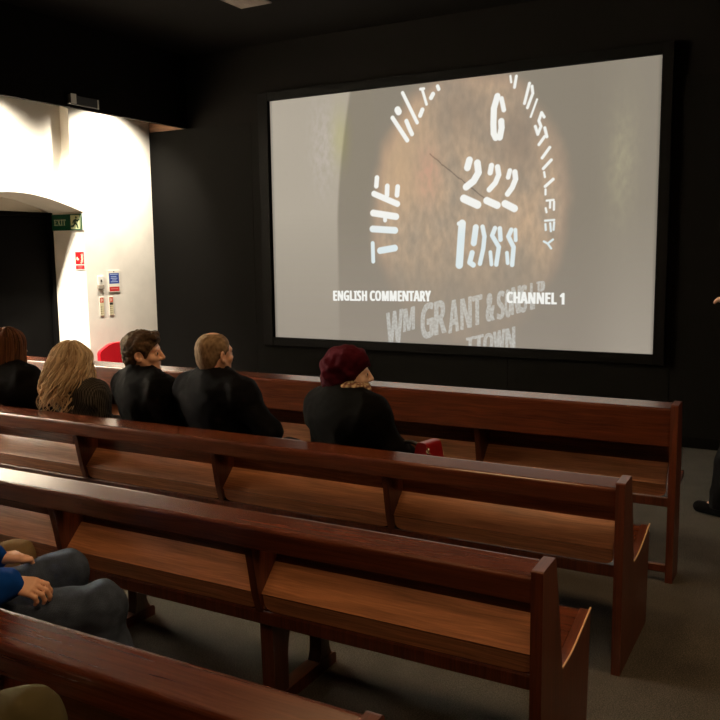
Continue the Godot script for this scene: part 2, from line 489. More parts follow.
# ------------------------------------------------------------------ the setting
func build_shell() -> void:
	struct("floor", span(Vector3(-7.4, -0.1, WALL_Z - 0.1), Vector3(3.6, 0.0, 3.1)), M.carpet)
	struct("ceiling", span(Vector3(-7.4, 3.7, WALL_Z - 0.1), Vector3(3.6, 3.8, 3.1)), M.black_ceiling)
	# screen wall: upper wall, and black boards standing proud up to the height of the fascia
	var back := struct("wall_back", span(Vector3(-7.4, 0.0, WALL_Z - 0.12), Vector3(3.6, 3.7, WALL_Z - 0.02)), M.black_ceiling)
	var x := WHITE_X
	var widths := [1.38, 1.38, 1.38, 1.38, 1.38, 1.38, 1.8]
	for w in widths:
		struct("panel", box(Vector3(x + w * 0.5, 1.475, WALL_Z - 0.01), Vector3(w - 0.002, 2.95, 0.02), 0.001), M.black_wall, back)
		x += w
	struct("wall_right", span(Vector3(3.5, 0.0, WALL_Z - 0.02), Vector3(3.6, 3.7, 3.0)), M.black_wall)
	struct("wall_rear", span(Vector3(-7.4, 0.0, 3.0), Vector3(3.6, 3.7, 3.1)), M.black_wall)
	# white wall with an arched opening
	var arch := PackedVector2Array([Vector2(-4.5, 0), Vector2(-4.5, 2.055)])
	for k in range(1, 20):
		var t := k / 20.0
		arch.append(Vector2(lerpf(-4.5, -6.115, t), 2.055 + 0.155 * sin(PI * t)))
	arch.append(Vector2(-6.115, 2.055))
	arch.append(Vector2(-6.115, 0))
	var outer := PackedVector2Array([Vector2(WALL_Z, 0), Vector2(WALL_Z, 3.7), Vector2(3.0, 3.7), Vector2(3.0, 0)])
	outer.append_array(arch)
	var white := struct("wall_left", prism(outer, WHITE_X - 0.47, WHITE_X - 0.12, 0), M.plaster)
	# the wall's thicker skin, left open over the arch where an old recess with splayed jambs rises
	var skin := PackedVector2Array([Vector2(WALL_Z, 0), Vector2(WALL_Z, 3.7), Vector2(-5.995, 3.7), Vector2(-5.991, 2.656), Vector2(-5.883, 2.225), Vector2(-4.73, 2.225), Vector2(-4.62, 2.656), Vector2(-4.62, 3.7)])
	skin.append_array(PackedVector2Array([Vector2(-3.3, 3.7), Vector2(-3.3, 2.656), Vector2(-3.2, 2.225), Vector2(-2.04, 2.225), Vector2(-1.93, 2.656), Vector2(-1.93, 3.7), Vector2(3.0, 3.7), Vector2(3.0, 0)]))
	skin.append_array(arch)
	struct("wall_skin", prism(skin, WHITE_X - 0.12, WHITE_X, 0), M.plaster, white)
	struct("lintel", span(Vector3(WHITE_X - 0.56, 2.06, -6.2), Vector3(WHITE_X - 0.47, 2.4, -4.4)), M.plaster, white)
	# black door deep in the arch
	var door := struct("door_1", span(Vector3(WHITE_X - 0.53, 0.0, -6.07), Vector3(WHITE_X - 0.48, 2.02, -4.55), 0.003), M.black_door)
	struct("door_frame", box(Vector3(WHITE_X - 0.475, 1.03, -6.09), Vector3(0.07, 2.06, 0.045)), M.black_door, door)
	struct("door_frame", box(Vector3(WHITE_X - 0.475, 1.03, -4.525), Vector3(0.07, 2.06, 0.045)), M.black_door, door)
	struct("door_frame", box(Vector3(WHITE_X - 0.475, 2.04, -5.3), Vector3(0.07, 0.045, 1.52)), M.black_door, door)
	struct("door_handle", box(Vector3(WHITE_X - 0.45, 1.02, -5.36), Vector3(0.05, 0.16, 0.03)), M.dark_metal, door)
	struct("meeting_stile", box(Vector3(WHITE_X - 0.477, 1.0, -5.3), Vector3(0.012, 1.98, 0.05)), M.black_door, door)
	# fascia that hides the floodlights, and the strip of brown board left bare above the black boards behind it
	struct("trim_1", span(Vector3(FASCIA_X - 0.04, 2.95, WALL_Z), Vector3(FASCIA_X, 3.7, 3.0)), M.black_ceiling)
	struct("trim_2", span(Vector3(WHITE_X, 2.955, WALL_Z - 0.02), Vector3(FASCIA_X - 0.05, 3.12, WALL_Z - 0.005)), M.brown)
	struct("baseboard_back", span(Vector3(WHITE_X, 0.0, WALL_Z), Vector3(3.5, 0.09, WALL_Z + 0.015), 0.003), M.black_door)

func build_screen(exposure: float) -> void:
	var x0 := -4.935
	var x1 := -1.185
	var y0 := 0.757
	var y1 := 3.125
	var t := thing("projection_screen", "large projection screen in a wide dark frame showing a stencilled cask end", "screen", Vector3((x0 + x1) * 0.5, y0, WALL_Z))
	var mid := Vector3((x0 + x1) * 0.5, y0, WALL_Z)
	var sm := StandardMaterial3D.new()
	sm.albedo_color = Color(0.05, 0.05, 0.05)
	sm.roughness = 0.9
	sm.emission_enabled = true
	sm.emission = Color.WHITE
	sm.emission_texture = tex(screen_image())
	sm.emission_operator = BaseMaterial3D.EMISSION_OP_MULTIPLY
	sm.emission_energy_multiplier = 0.88 / exposure
	obj("screen_cloth", picture(Vector3((x0 + x1) * 0.5, (y0 + y1) * 0.5, WALL_Z + 0.03) - mid, Vector3((x1 - x0) * 0.5, 0, 0), Vector3(0, (y1 - y0) * 0.5, 0)), sm, t).set_meta("label", "glowing screen with captions over a rusty stencilled cask")
	obj("backing", span(Vector3(x0 - 0.02, y0 - 0.02, WALL_Z + 0.001) - mid, Vector3(x1 + 0.02, y1 + 0.02, WALL_Z + 0.027) - mid), M.dark_metal, t)
	var f := 0.085
	obj("frame_side", span(Vector3(x0 - 0.125, y0 - f, WALL_Z + 0.001) - mid, Vector3(x0 - 0.012, y1 + f, WALL_Z + 0.065) - mid, 0.004), M.frame, t)
	obj("frame_side", span(Vector3(x1, y0 - f, WALL_Z + 0.001) - mid, Vector3(x1 + 0.09, y1 + f, WALL_Z + 0.065) - mid, 0.004), M.frame, t)
	obj("frame_top", span(Vector3(x0 - 0.012, y1, WALL_Z + 0.001) - mid, Vector3(x1, y1 + f, WALL_Z + 0.065) - mid, 0.004), M.frame, t)
	obj("frame_bottom", span(Vector3(x0 - 0.012, y0 - f, WALL_Z + 0.001) - mid, Vector3(x1, y0, WALL_Z + 0.065) - mid, 0.004), M.frame, t)

# a floodlight hidden behind the fascia: bracket, can, lens and its beam down the wall
func washer(x: float, z: float, energy: float) -> void:
	var at := Vector3(x, 3.16, z)
	var t := thing("wall_floodlight", "small black floodlight hidden behind the fascia above the white wall", "floodlight", at, 0.0, "floodlights behind the fascia")
	obj("bracket", box(Vector3(0, 0.32, 0), Vector3(0.05, 0.44, 0.05)), M.dark_metal, t)
	obj("can", tube(PackedVector3Array([Vector3(0.02, 0.10, 0), Vector3(0, 0.0, 0)]), [0.05, 0.06], 14), M.dark_metal, t)
	var glow := StandardMaterial3D.new()
	glow.albedo_color = Color(0.9, 0.9, 0.85)
	glow.emission_enabled = true
	glow.emission = c8(255, 240, 214)
	glow.emission_energy_multiplier = 3.0
	obj("lens", tube(PackedVector3Array([Vector3(0, 0.001, 0), Vector3(0, -0.006, 0)]), [0.05], 14), glow, t)
	var s := SpotLight3D.new()
	s.name = "beam"
	t.add_child(s)
	s.position = Vector3(-0.005, -0.03, 0)
	s.light_color = c8(255, 245, 230)
	s.light_energy = energy
	s.spot_range = 14.0
	s.spot_attenuation = 2.0
	s.spot_angle = 66.0
	s.spot_angle_attenuation = 1.0
	s.light_size = 0.04
	s.shadow_enabled = true
	s.look_at_from_position(at + s.position, at + s.position + Vector3(-0.42, -1.0, 0.0), Vector3.FORWARD)

# a dim square light panel in the black ceiling over the pews
func ceiling_panel(x: float, z: float, energy: float) -> void:
	var at := Vector3(x, 3.7, z)
	var t := thing("ceiling_light", "dim warm light panel set in the black ceiling over the pews", "ceiling light", at, 0.0, "dim light panels over the pews")
	var w := 0.9
	for q in [[Vector3(0, -0.012, w * 0.5 + 0.015), Vector3(w + 0.06, 0.022, 0.03)], [Vector3(0, -0.012, -w * 0.5 - 0.015), Vector3(w + 0.06, 0.022, 0.03)], [Vector3(w * 0.5 + 0.015, -0.012, 0), Vector3(0.03, 0.022, w)], [Vector3(-w * 0.5 - 0.015, -0.012, 0), Vector3(0.03, 0.022, w)]]:
		obj("rim", box(q[0], q[1], 0.003), M.dark_metal, t)
	var glow := StandardMaterial3D.new()
	glow.albedo_color = Color(0.8, 0.78, 0.7)
	glow.emission_enabled = true
	glow.emission = c8(255, 214, 166)
	glow.emission_energy_multiplier = 0.25
	obj("diffuser", span(Vector3(-w * 0.5, -0.012, -w * 0.5), Vector3(w * 0.5, -0.002, w * 0.5)), glow, t)
	var s := AreaLight3D.new()
	s.name = "panel_light"
	t.add_child(s)
	s.area_size = Vector2(w, w)
	s.position = Vector3(0, -0.03, 0)
	s.rotation_degrees = Vector3(-90, 0, 0)
	s.light_color = c8(255, 206, 150)
	s.light_energy = energy
	s.area_range = 14.0
	s.shadow_enabled = true

# ------------------------------------------------------------------ pews
# local axes: x from 0 at the right end to -length, z = -d where d is the distance forward of the back of the end panel
const PITCH := 0.955
const SECTIONS := 5
const PEW_LENGTH := 0.154 + PITCH * SECTIONS
var shared := {}

func rail_mesh(bottom: float, top: float, shoulder: float) -> Mesh:
	return prism(rounded([[-0.008, bottom, 0.006], [-0.008, shoulder, 0.014], [-0.122, top, 0.010], [-0.122, bottom + 0.02, 0.006]], 4), -PEW_LENGTH + 0.034, -0.034, 0)

func end_mesh(top: float) -> Mesh:
	var p := rounded([[0.0, 0.0], [0.0, top, 0.008], [-0.125, top + 0.004, 0.012], [-0.165, 0.62, 0.05], [-0.215, 0.392, 0.01], [-0.33, 0.393, 0.1], [-0.555, 0.448, 0.012], [-0.53, 0.0]], 4)
	return prism(p, -0.034, 0.0, 0)

func build_pew_meshes() -> void:
	shared.end = end_mesh(0.776)
	shared.upright_end = prism(rounded([[0.0, 0.0], [0.0, 0.894, 0.008], [-0.12, 0.898, 0.012], [-0.165, 0.62, 0.05], [-0.17, 0.0]], 4), -0.034, 0.0, 0)
	shared.rail = rail_mesh(0.674, 0.768, 0.750)
	shared.deep_rail = rail_mesh(0.684, 0.889, 0.873)
	# upper board of a back section: outline in (x, slope), leaning forward at the top
	for q in [["", 0.0, 0.0], ["_right", 0.030, 0.0], ["_left", 0.0, 0.030]]:
		var l: float = -0.4618 - q[2]
		var r: float = 0.4618 + q[1]
		shared["board" + q[0]] = prism(rounded([[l, 0.0], [l + 0.001, 0.125], [r - 0.001, 0.125], [r, 0.0]], 3), -0.018, 0.0, 2)
		shared["strip" + q[0]] = prism(rounded([[l, -0.006], [l, -0.070, 0.045], [r, -0.070, 0.045], [r, -0.006]], 5), -0.018, 0.0, 2)
		shared["seat" + q[0]] = prism(rounded([[-0.175, 0.345], [-0.175, 0.376, 0.008], [-0.24, 0.383, 0.06], [-0.36, 0.398, 0.1], [-0.560, 0.442, 0.016], [-0.556, 0.405, 0.016]], 4), -PITCH * 0.5 + 0.002 - q[2] * 1.42, PITCH * 0.5 - 0.002 + q[1] * 1.42, 0)
	shared.seat_rail = span(Vector3(-PEW_LENGTH + 0.034, 0.350, -0.134), Vector3(-0.034, 0.398, -0.118), 0.004)
	shared.upper_board = span(Vector3(-PEW_LENGTH + 0.034, 0.545, -0.222), Vector3(-0.034, 0.70, -0.204), 0.004)
	shared.divider = prism(rounded([[-0.050, 0.680], [-0.122, 0.680], [-0.208, 0.672], [-0.208, 0.535], [-0.135, 0.44], [-0.114, 0.40], [-0.090, 0.475, 0.03], [-0.072, 0.58, 0.05]], 4), -0.015, 0.015, 0)
	shared.rear_leg = prism(rounded([[-0.16, 0.05], [-0.15, 0.336], [-0.34, 0.336], [-0.27, 0.31, 0.05], [-0.245, 0.22, 0.05], [-0.245, 0.05]], 4), -0.026, 0.026, 0)
	shared.front_leg = prism(rounded([[-0.455, 0.05], [-0.47, 0.09, 0.02], [-0.47, 0.372], [-0.53, 0.386], [-0.53, 0.09, 0.02], [-0.548, 0.05]], 3), -0.026, 0.026, 0)
	shared.foot_rail = prism(rounded([[-0.13, 0.0], [-0.13, 0.05, 0.02], [-0.575, 0.05, 0.02], [-0.575, 0.0]], 3), -0.03, 0.03, 0)
	shared.lipping = prism(rounded([[-0.215, 0.392], [-0.33, 0.393, 0.1], [-0.555, 0.448], [-0.555, 0.453], [-0.33, 0.398, 0.1], [-0.215, 0.397]], 4), -0.003, 0.002, 0)  # thin pale strip laid along the end panel's seat edge

func make_pew(called_label: String, tall := false) -> Node3D:
	var t := thing("pew", called_label, "pew", Vector3.ZERO, 0.0, "pews facing the screen")
	for e in [0.0, -PEW_LENGTH + 0.034]:
		var ep := obj("end_panel", shared.upright_end if tall else shared.end, M.post, t, Vector3(e, 0, 0))
		if not tall:
			obj("edge_lipping", shared.lipping, M.lipping, ep, Vector3(0.0 if e == 0.0 else -0.031, 0, 0)).set_meta("label", "pale strip along the edge of the end panel")
	obj("back_rail", shared.deep_rail if tall else shared.rail, M.rail, t)
	obj("seat_rail", shared.seat_rail, M.post, t)
	obj("upper_board", shared.upper_board, M.rail, t)
	for k in SECTIONS:
		var cx := -0.077 - PITCH * (k + 0.5)
		var v := "_right" if k == 0 else "_left" if k == SECTIONS - 1 else ""
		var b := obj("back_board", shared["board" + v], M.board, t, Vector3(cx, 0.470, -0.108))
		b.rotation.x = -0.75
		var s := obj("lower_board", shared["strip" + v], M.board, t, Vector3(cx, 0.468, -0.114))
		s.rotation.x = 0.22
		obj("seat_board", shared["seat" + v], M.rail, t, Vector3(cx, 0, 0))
		if k > 0:
			var gx := -0.077 - PITCH * k
			obj("divider", shared.divider, M.post, t, Vector3(gx, 0, 0))
			obj("leg", shared.rear_leg, M.post, t, Vector3(gx, 0, 0))
			obj("leg", shared.front_leg, M.post, t, Vector3(gx, 0, 0))
			obj("foot_rail", shared.foot_rail, M.post, t, Vector3(gx, 0, 0))
	if tall:
		obj("stretcher", span(Vector3(-PEW_LENGTH + 0.034, 0.05, -0.03), Vector3(-0.034, 0.09, -0.005), 0.004), M.post, t)
	return t

# ------------------------------------------------------------------ soft bodies: a distance field on a grid, meshed with surface nets
class Field:
	var o: Vector3
	var c: float
	var nx: int
	var ny: int
	var nz: int
	var v := PackedFloat32Array()
	func _init(lo: Vector3, hi: Vector3, cell: float) -> void:
		o = lo
		c = cell
		nx = int((hi.x - lo.x) / cell) + 2
		ny = int((hi.y - lo.y) / cell) + 2
		nz = int((hi.z - lo.z) / cell) + 2
		v.resize(nx * ny * nz)
		v.fill(1.0)

	# tapered capsule; flat > 1 thins it along the axis fa
	func capsule(a: Vector3, b: Vector3, ra: float, rb: float, k := 0.02, fa := Vector3.ZERO, flat := 1.0) -> void:
		var m := maxf(ra, rb) + k + c * 2.5
		var x0 := maxi(0, int((minf(a.x, b.x) - m - o.x) / c)); var x1 := mini(nx, int((maxf(a.x, b.x) + m - o.x) / c) + 1)
		var y0 := maxi(0, int((minf(a.y, b.y) - m - o.y) / c)); var y1 := mini(ny, int((maxf(a.y, b.y) + m - o.y) / c) + 1)
		var z0 := maxi(0, int((minf(a.z, b.z) - m - o.z) / c)); var z1 := mini(nz, int((maxf(a.z, b.z) + m - o.z) / c) + 1)
		var ab := b - a
		if flat != 1.0:
			ab += fa * (ab.dot(fa) * (flat - 1.0))
		var inv := 1.0 / maxf(ab.length_squared(), 1e-9)
		var dr := rb - ra
		var ik := 0.25 / maxf(k, 1e-5)
		for x in range(x0, x1):
			for y in range(y0, y1):
				var i := (x * ny + y) * nz + z0
				for z in range(z0, z1):
					var p := Vector3(o.x + x * c, o.y + y * c, o.z + z * c) - a
					if flat != 1.0:
						p += fa * (p.dot(fa) * (flat - 1.0))
					var t := clampf(p.dot(ab) * inv, 0.0, 1.0)
					var d := (p - ab * t).length() - ra - dr * t
					var w := v[i]
					var h := k - absf(w - d)
					v[i] = minf(w, d) - (h * h * ik if h > 0.0 else 0.0)
					i += 1

	# ellipsoid in its own axes; cut = true takes it away
	func ellipsoid(at: Vector3, ax: Basis, r: Vector3, k := 0.02, cut := false) -> void:
		var m := maxf(r.x, maxf(r.y, r.z)) + k + c * 2.5
		var x0 := maxi(0, int((at.x - m - o.x) / c)); var x1 := mini(nx, int((at.x + m - o.x) / c) + 1)
		var y0 := maxi(0, int((at.y - m - o.y) / c)); var y1 := mini(ny, int((at.y + m - o.y) / c) + 1)
		var z0 := maxi(0, int((at.z - m - o.z) / c)); var z1 := mini(nz, int((at.z + m - o.z) / c) + 1)
		var inv := ax.inverse()
		var ik := 0.25 / maxf(k, 1e-5)
		for x in range(x0, x1):
			for y in range(y0, y1):
				var i := (x * ny + y) * nz + z0
				for z in range(z0, z1):
					var p: Vector3 = (inv * (Vector3(o.x + x * c, o.y + y * c, o.z + z * c) - at)) / r
					var k0 := p.length()
					var k1 := maxf((p / r).length(), 1e-6)
					var d := k0 * (k0 - 1.0) / k1
					var w := v[i]
					if cut:
						var h := k - absf(w + d)
						v[i] = maxf(w, -d) + (h * h * ik if h > 0.0 else 0.0)
					else:
						var h := k - absf(w - d)
						v[i] = minf(w, d) - (h * h * ik if h > 0.0 else 0.0)
					i += 1

	# keeps what lies on the negative side of a plane
	func trim(at: Vector3, n: Vector3) -> void:
		var i := 0
		for x in nx:
			for y in ny:
				for z in nz:
					if v[i] < 0.05:
						v[i] = maxf(v[i], (Vector3(o.x + x * c, o.y + y * c, o.z + z * c) - at).dot(n))
					i += 1

	# folds, knit, tousled hair: f(p) pushes the surface
	func ruffle(n: FastNoiseLite, amp: float, stretch := Vector3.ONE) -> void:
		var i := 0
		for x in nx:
			for y in ny:
				for z in nz:
					if absf(v[i]) < 0.06:
						v[i] += amp * n.get_noise_3d((o.x + x * c) * stretch.x, (o.y + y * c) * stretch.y, (o.z + z * c) * stretch.z)
					i += 1

	# adds the surface to arrays of positions, normals and indices
	func mesh_into(pos: PackedVector3Array, nor: PackedVector3Array, ind: PackedInt32Array) -> void:
		var id := PackedInt32Array()
		id.resize(nx * ny * nz)
		id.fill(-1)
		var sy := nz
		var sx := ny * nz
		var off := [0, sx, sy, sx + sy, 1, sx + 1, sy + 1, sx + sy + 1]
		var cor := [Vector3(0, 0, 0), Vector3(1, 0, 0), Vector3(0, 1, 0), Vector3(1, 1, 0), Vector3(0, 0, 1), Vector3(1, 0, 1), Vector3(0, 1, 1), Vector3(1, 1, 1)]
		var edges := [[0, 1], [2, 3], [4, 5], [6, 7], [0, 2], [1, 3], [4, 6], [5, 7], [0, 4], [1, 5], [2, 6], [3, 7]]
		for x in nx - 1:
			for y in ny - 1:
				var i := x * sx + y * sy
				for z in nz - 1:
					var a := v[i]
					if absf(a) < c * 4.0:
						var s0 := a < 0.0
						if (v[i + sx] < 0.0) != s0 or (v[i + sy] < 0.0) != s0 or (v[i + 1] < 0.0) != s0 or (v[i + sx + sy] < 0.0) != s0 or (v[i + sx + 1] < 0.0) != s0 or (v[i + sy + 1] < 0.0) != s0 or (v[i + sx + sy + 1] < 0.0) != s0:
							var g := [0.0, 0.0, 0.0, 0.0, 0.0, 0.0, 0.0, 0.0]
							for k in 8:
								g[k] = v[i + off[k]]
							var sum := Vector3.ZERO
							var n := 0
							for e in edges:
								var ga: float = g[e[0]]
								var gb: float = g[e[1]]
								if (ga < 0.0) != (gb < 0.0):
									sum += cor[e[0]].lerp(cor[e[1]], ga / (ga - gb))
									n += 1
							var q := sum / n
							var gr := Vector3(g[1] + g[3] + g[5] + g[7] - g[0] - g[2] - g[4] - g[6], g[2] + g[3] + g[6] + g[7] - g[0] - g[1] - g[4] - g[5], g[4] + g[5] + g[6] + g[7] - g[0] - g[1] - g[2] - g[3])
							id[i] = pos.size()
							pos.append(o + (Vector3(x, y, z) + q) * c)
							nor.append(gr.normalized())
					i += 1
		for x in range(1, nx - 1):
			for y in range(1, ny - 1):
				for z in range(1, nz - 1):
					var i := x * sx + y * sy + z
					if absf(v[i]) > c * 4.0:
						continue
					var s0 := v[i] < 0.0
					for e in 3:
						var st: int = [sx, sy, 1][e]
						if (v[i + st] < 0.0) == s0:
							continue
						var u: int = [sy, 1, sx][e]
						var w: int = [1, sx, sy][e]
						var a := id[i - u - w]
						var b := id[i - w]
						var d := id[i]
						var f := id[i - u]
						if a < 0 or b < 0 or d < 0 or f < 0:
							continue
						var n := (pos[d] - pos[a]).cross(pos[b] - pos[a])
						if n.dot(nor[a] + nor[d]) < 0.0:
							ind.append_array(PackedInt32Array([a, d, b, a, f, d]))
						else:
							ind.append_array(PackedInt32Array([a, b, d, a, d, f]))

class Soft:                # several fields joined into one mesh
	var pos := PackedVector3Array()
	var nor := PackedVector3Array()
	var ind := PackedInt32Array()
	var col := PackedColorArray()
	func add(f: Field) -> void:
		f.mesh_into(pos, nor, ind)
	func mesh() -> ArrayMesh:
		var a := []
		a.resize(Mesh.ARRAY_MAX)
		# Godot draws clockwise faces: the pairs above are wound to face along the normals
		a[Mesh.ARRAY_VERTEX] = pos
		a[Mesh.ARRAY_NORMAL] = nor
		a[Mesh.ARRAY_INDEX] = ind
		if col.size() == pos.size() and col.size() > 0:
			a[Mesh.ARRAY_COLOR] = col
		var m := ArrayMesh.new()
		m.add_surface_from_arrays(Mesh.PRIMITIVE_TRIANGLES, a)
		return m
	func tint(f: Callable) -> void:
		col.resize(pos.size())
		for i in pos.size():
			col[i] = f.call(pos[i])

# ------------------------------------------------------------------ anatomy
# head in its own axes: x to its right, y up, z forward; origin between the ears
func head_axes(yaw: float, pitch := 0.0, roll := 0.0) -> Basis:      # yaw 0 looks along -z of the parent, positive turns towards +x
	var f := Vector3(sin(yaw) * cos(pitch), sin(pitch), -cos(yaw) * cos(pitch))
	var r := Vector3.UP.cross(f).normalized() * -1.0
	r = r.rotated(f, roll)
	return Basis(r, r.cross(f), f)

func head_field(at: Vector3, B: Basis, s: float, neck_to: Vector3, cell := 0.0042) -> Field:
	var f := Field.new(at - Vector3(0.155, 0.24, 0.155) * s, at + Vector3(0.155, 0.145, 0.155) * s, cell)
	var L := func(x: float, y: float, z: float) -> Vector3: return at + B * (Vector3(x, y, z) * s)
	f.ellipsoid(L.call(0, 0.033, -0.014), B, Vector3(0.073, 0.081, 0.094) * s, 0.01)
	f.ellipsoid(L.call(0, -0.022, 0.034), B, Vector3(0.058, 0.082, 0.056) * s, 0.03 * s)
	f.ellipsoid(L.call(0, -0.070, 0.046), B, Vector3(0.043, 0.036, 0.042) * s, 0.025 * s)
	f.capsule(L.call(-0.052, -0.035, 0.0), L.call(-0.022, -0.085, 0.058), 0.020 * s, 0.016 * s, 0.02 * s)
	f.capsule(L.call(0.052, -0.035, 0.0), L.call(0.022, -0.085, 0.058), 0.020 * s, 0.016 * s, 0.02 * s)
	f.capsule(L.call(-0.010, -0.096, 0.076), L.call(0.010, -0.096, 0.076), 0.015 * s, 0.015 * s, 0.016 * s)
	f.capsule(L.call(-0.036, 0.022, 0.070), L.call(0.036, 0.022, 0.070), 0.014 * s, 0.014 * s, 0.014 * s)
	for e in [-1.0, 1.0]:
		f.ellipsoid(L.call(0.031 * e, 0.000, 0.094), B, Vector3(0.015, 0.010, 0.012) * s, 0.012 * s, true)
		f.ellipsoid(L.call(0.031 * e, -0.001, 0.077), B, Vector3(0.0125, 0.0115, 0.0125) * s, 0.003)
		f.capsule(L.call(0.045 * e, -0.028, 0.060), L.call(0.030 * e, -0.032, 0.072), 0.016 * s, 0.014 * s, 0.02 * s)
		# ear: rim and lobe
		f.ellipsoid(L.call(0.077 * e, -0.008, -0.010), B.rotated(B.y, 0.35 * e), Vector3(0.008, 0.031, 0.020) * s, 0.006)
		f.ellipsoid(L.call(0.083 * e, -0.006, -0.006), B, Vector3(0.006, 0.018, 0.010) * s, 0.004, true)
		f.capsule(L.call(0.072 * e, -0.032, -0.002), L.call(0.074 * e, -0.036, 0.0), 0.009 * s, 0.008 * s, 0.006)
	f.capsule(L.call(0, 0.012, 0.090), L.call(0, -0.026, 0.110), 0.008 * s, 0.011 * s, 0.010 * s)
	f.capsule(L.call(-0.012, -0.032, 0.098), L.call(0.012, -0.032, 0.098), 0.009 * s, 0.009 * s, 0.008 * s)
	f.capsule(L.call(-0.020, -0.056, 0.082), L.call(0.020, -0.056, 0.082), 0.0075 * s, 0.0075 * s, 0.005)
	f.capsule(L.call(-0.016, -0.068, 0.082), L.call(0.016, -0.068, 0.082), 0.0075 * s, 0.0075 * s, 0.005)
	f.ellipsoid(L.call(0, -0.062, 0.098), B, Vector3(0.022, 0.0022, 0.012) * s, 0.002, true)
	f.capsule(L.call(0, -0.045, -0.022), neck_to, 0.054 * s, 0.058 * s, 0.03 * s)
	return f

# hand: palm and five bent fingers; dir = where the fingers point, back = out of the back of the hand, thumb = side the thumb is on
func hand_field(wrist: Vector3, dir: Vector3, back: Vector3, thumb: Vector3, curl: float, s := 1.0, thumb_out := 0.5, cell := 0.0042) -> Field:
	dir = dir.normalized()
	back = (back - dir * back.dot(dir)).normalized()
	thumb = (thumb - dir * thumb.dot(dir) - back * thumb.dot(back)).normalized()
	var hb := AABB(wrist - dir * 0.06 * s, Vector3.ZERO).expand(wrist + dir * 0.19 * s * maxf(0.55, cos(curl))).expand(wrist + dir * 0.10 * s - back * 0.05 * s * minf(curl, 1.0)).grow(0.062 * s)
	var f := Field.new(hb.position, hb.end, cell)
	f.capsule(wrist - dir * 0.05 * s, wrist, 0.027 * s, 0.025 * s, 0.01, back, 1.25)
	var kn := wrist + dir * 0.082 * s
	for j in 4:
		var off: float = [0.031, 0.0105, -0.0105, -0.030][j]
		var base: Vector3 = kn + thumb * off * s - dir * [0.002, 0.0, 0.003, 0.010][j] * s
		f.capsule(wrist + thumb * off * 0.55 * s + dir * 0.01 * s, base, 0.016 * s, 0.0125 * s, 0.014, back, 1.15)
		var ls: Array = [[0.042, 0.026, 0.019], [0.047, 0.029, 0.020], [0.043, 0.027, 0.019], [0.033, 0.021, 0.017]][j]
		var d := dir
		var p := base
		for q in 3:
			d = _bent(dir, back, curl, q, j)
			var e: Vector3 = p + d * ls[q] * s
			f.capsule(p, e, [0.0098, 0.0090, 0.0082][q] * s, [0.0090, 0.0082, 0.0072][q] * s, 0.003)
			p = e
	# thumb leaves the side of the palm near its base
	var t0 := wrist + dir * 0.022 * s + thumb * 0.018 * s
	var td := (dir * (1.0 - 0.25 * thumb_out) + thumb * 0.75 * thumb_out - back * 0.15).normalized()
	var t1 := t0 + (td + thumb * 0.35 * thumb_out).normalized() * 0.042 * s
	var t2 := t1 + td * 0.033 * s
	var t3 := t2 + (td + dir * 0.5 - thumb * 0.25).normalized() * 0.026 * s
	f.capsule(t0, t1, 0.017 * s, 0.0125 * s, 0.012)
	f.capsule(t1, t2, 0.0115 * s, 0.0105 * s, 0.004)
	f.capsule(t2, t3, 0.0105 * s, 0.0085 * s, 0.003)
	return f

func _bent(dir: Vector3, back: Vector3, curl: float, q: int, j: int) -> Vector3:
	var total := 0.0
	for i in q + 1:
		total += curl * [0.55, 0.95, 0.7][i] * (1.0 + 0.08 * j)
	return (dir * cos(total) - back * sin(total)).normalized()

func bounds_of(pts: Array, m: float) -> AABB:
	var b := AABB(pts[0], Vector3.ZERO)
	for p in pts:
		b = b.expand(p)
	return b.grow(m)

# joints of a person seated on a pew; local axes: x right, y up, -z forward; origin on the floor below the hips
func seated(s := 1.0, drop := 0.0) -> Dictionary:
	var J := {
		"hip": Vector3(0, 0.49, 0), "waist": Vector3(0, 0.63, 0.045), "chest": Vector3(0, 0.785, 0.085), "neck": Vector3(0, 0.925, 0.10),
		"sL": Vector3(-0.165, 0.880, 0.09), "sR": Vector3(0.165, 0.880, 0.09), "eL": Vector3(-0.225, 0.66, 0.03), "eR": Vector3(0.225, 0.66, 0.03),
		"wL": Vector3(-0.10, 0.615, -0.19), "wR": Vector3(0.10, 0.615, -0.19),
		"hL": Vector3(-0.085, 0.49, 0), "hR": Vector3(0.085, 0.49, 0), "kL": Vector3(-0.12, 0.505, -0.40), "kR": Vector3(0.12, 0.505, -0.40),
		"aL": Vector3(-0.12, 0.085, -0.43), "aR": Vector3(0.12, 0.085, -0.43), "tL": Vector3(-0.13, 0.035, -0.56), "tR": Vector3(0.13, 0.035, -0.56)}
	for k in ["waist", "chest", "neck", "sL", "sR", "eL", "eR", "wL", "wR"]:
		var p: Vector3 = J[k]
		var h: Vector3 = J.hip
		J[k] = h + (p - h) * s + Vector3(0, -drop, 0)
	return J

func torso(f: Field, J: Dictionary, g: float, wide := 1.0) -> void:         # g thickens it into a garment
	var up: Vector3 = (J.neck - J.hip).normalized()
	var side: Vector3 = (J.sR - J.sL).normalized()
	var fw := up.cross(side).normalized()
	var B := Basis(side, up, fw)
	f.ellipsoid(J.hip + Vector3(0, 0.01, 0), B, Vector3(0.165 * wide + g, 0.11 + g, 0.115 + g), 0.03)
	f.capsule(J.hip + up * 0.02, J.chest + up * 0.02, 0.155 * wide + g, 0.160 * wide + g, 0.05, fw, (0.158 * wide + g) / (0.108 + g))
	f.capsule(J.sL - side * -0.01 - up * 0.025, J.sR - side * 0.01 - up * 0.025, 0.060 + g, 0.060 + g, 0.09)
	f.capsule(J.neck - up * 0.02, J.sL - up * 0.012, 0.052 + g * 0.7, 0.046 + g, 0.08)
	f.capsule(J.neck - up * 0.02, J.sR - up * 0.012, 0.052 + g * 0.7, 0.046 + g, 0.08)

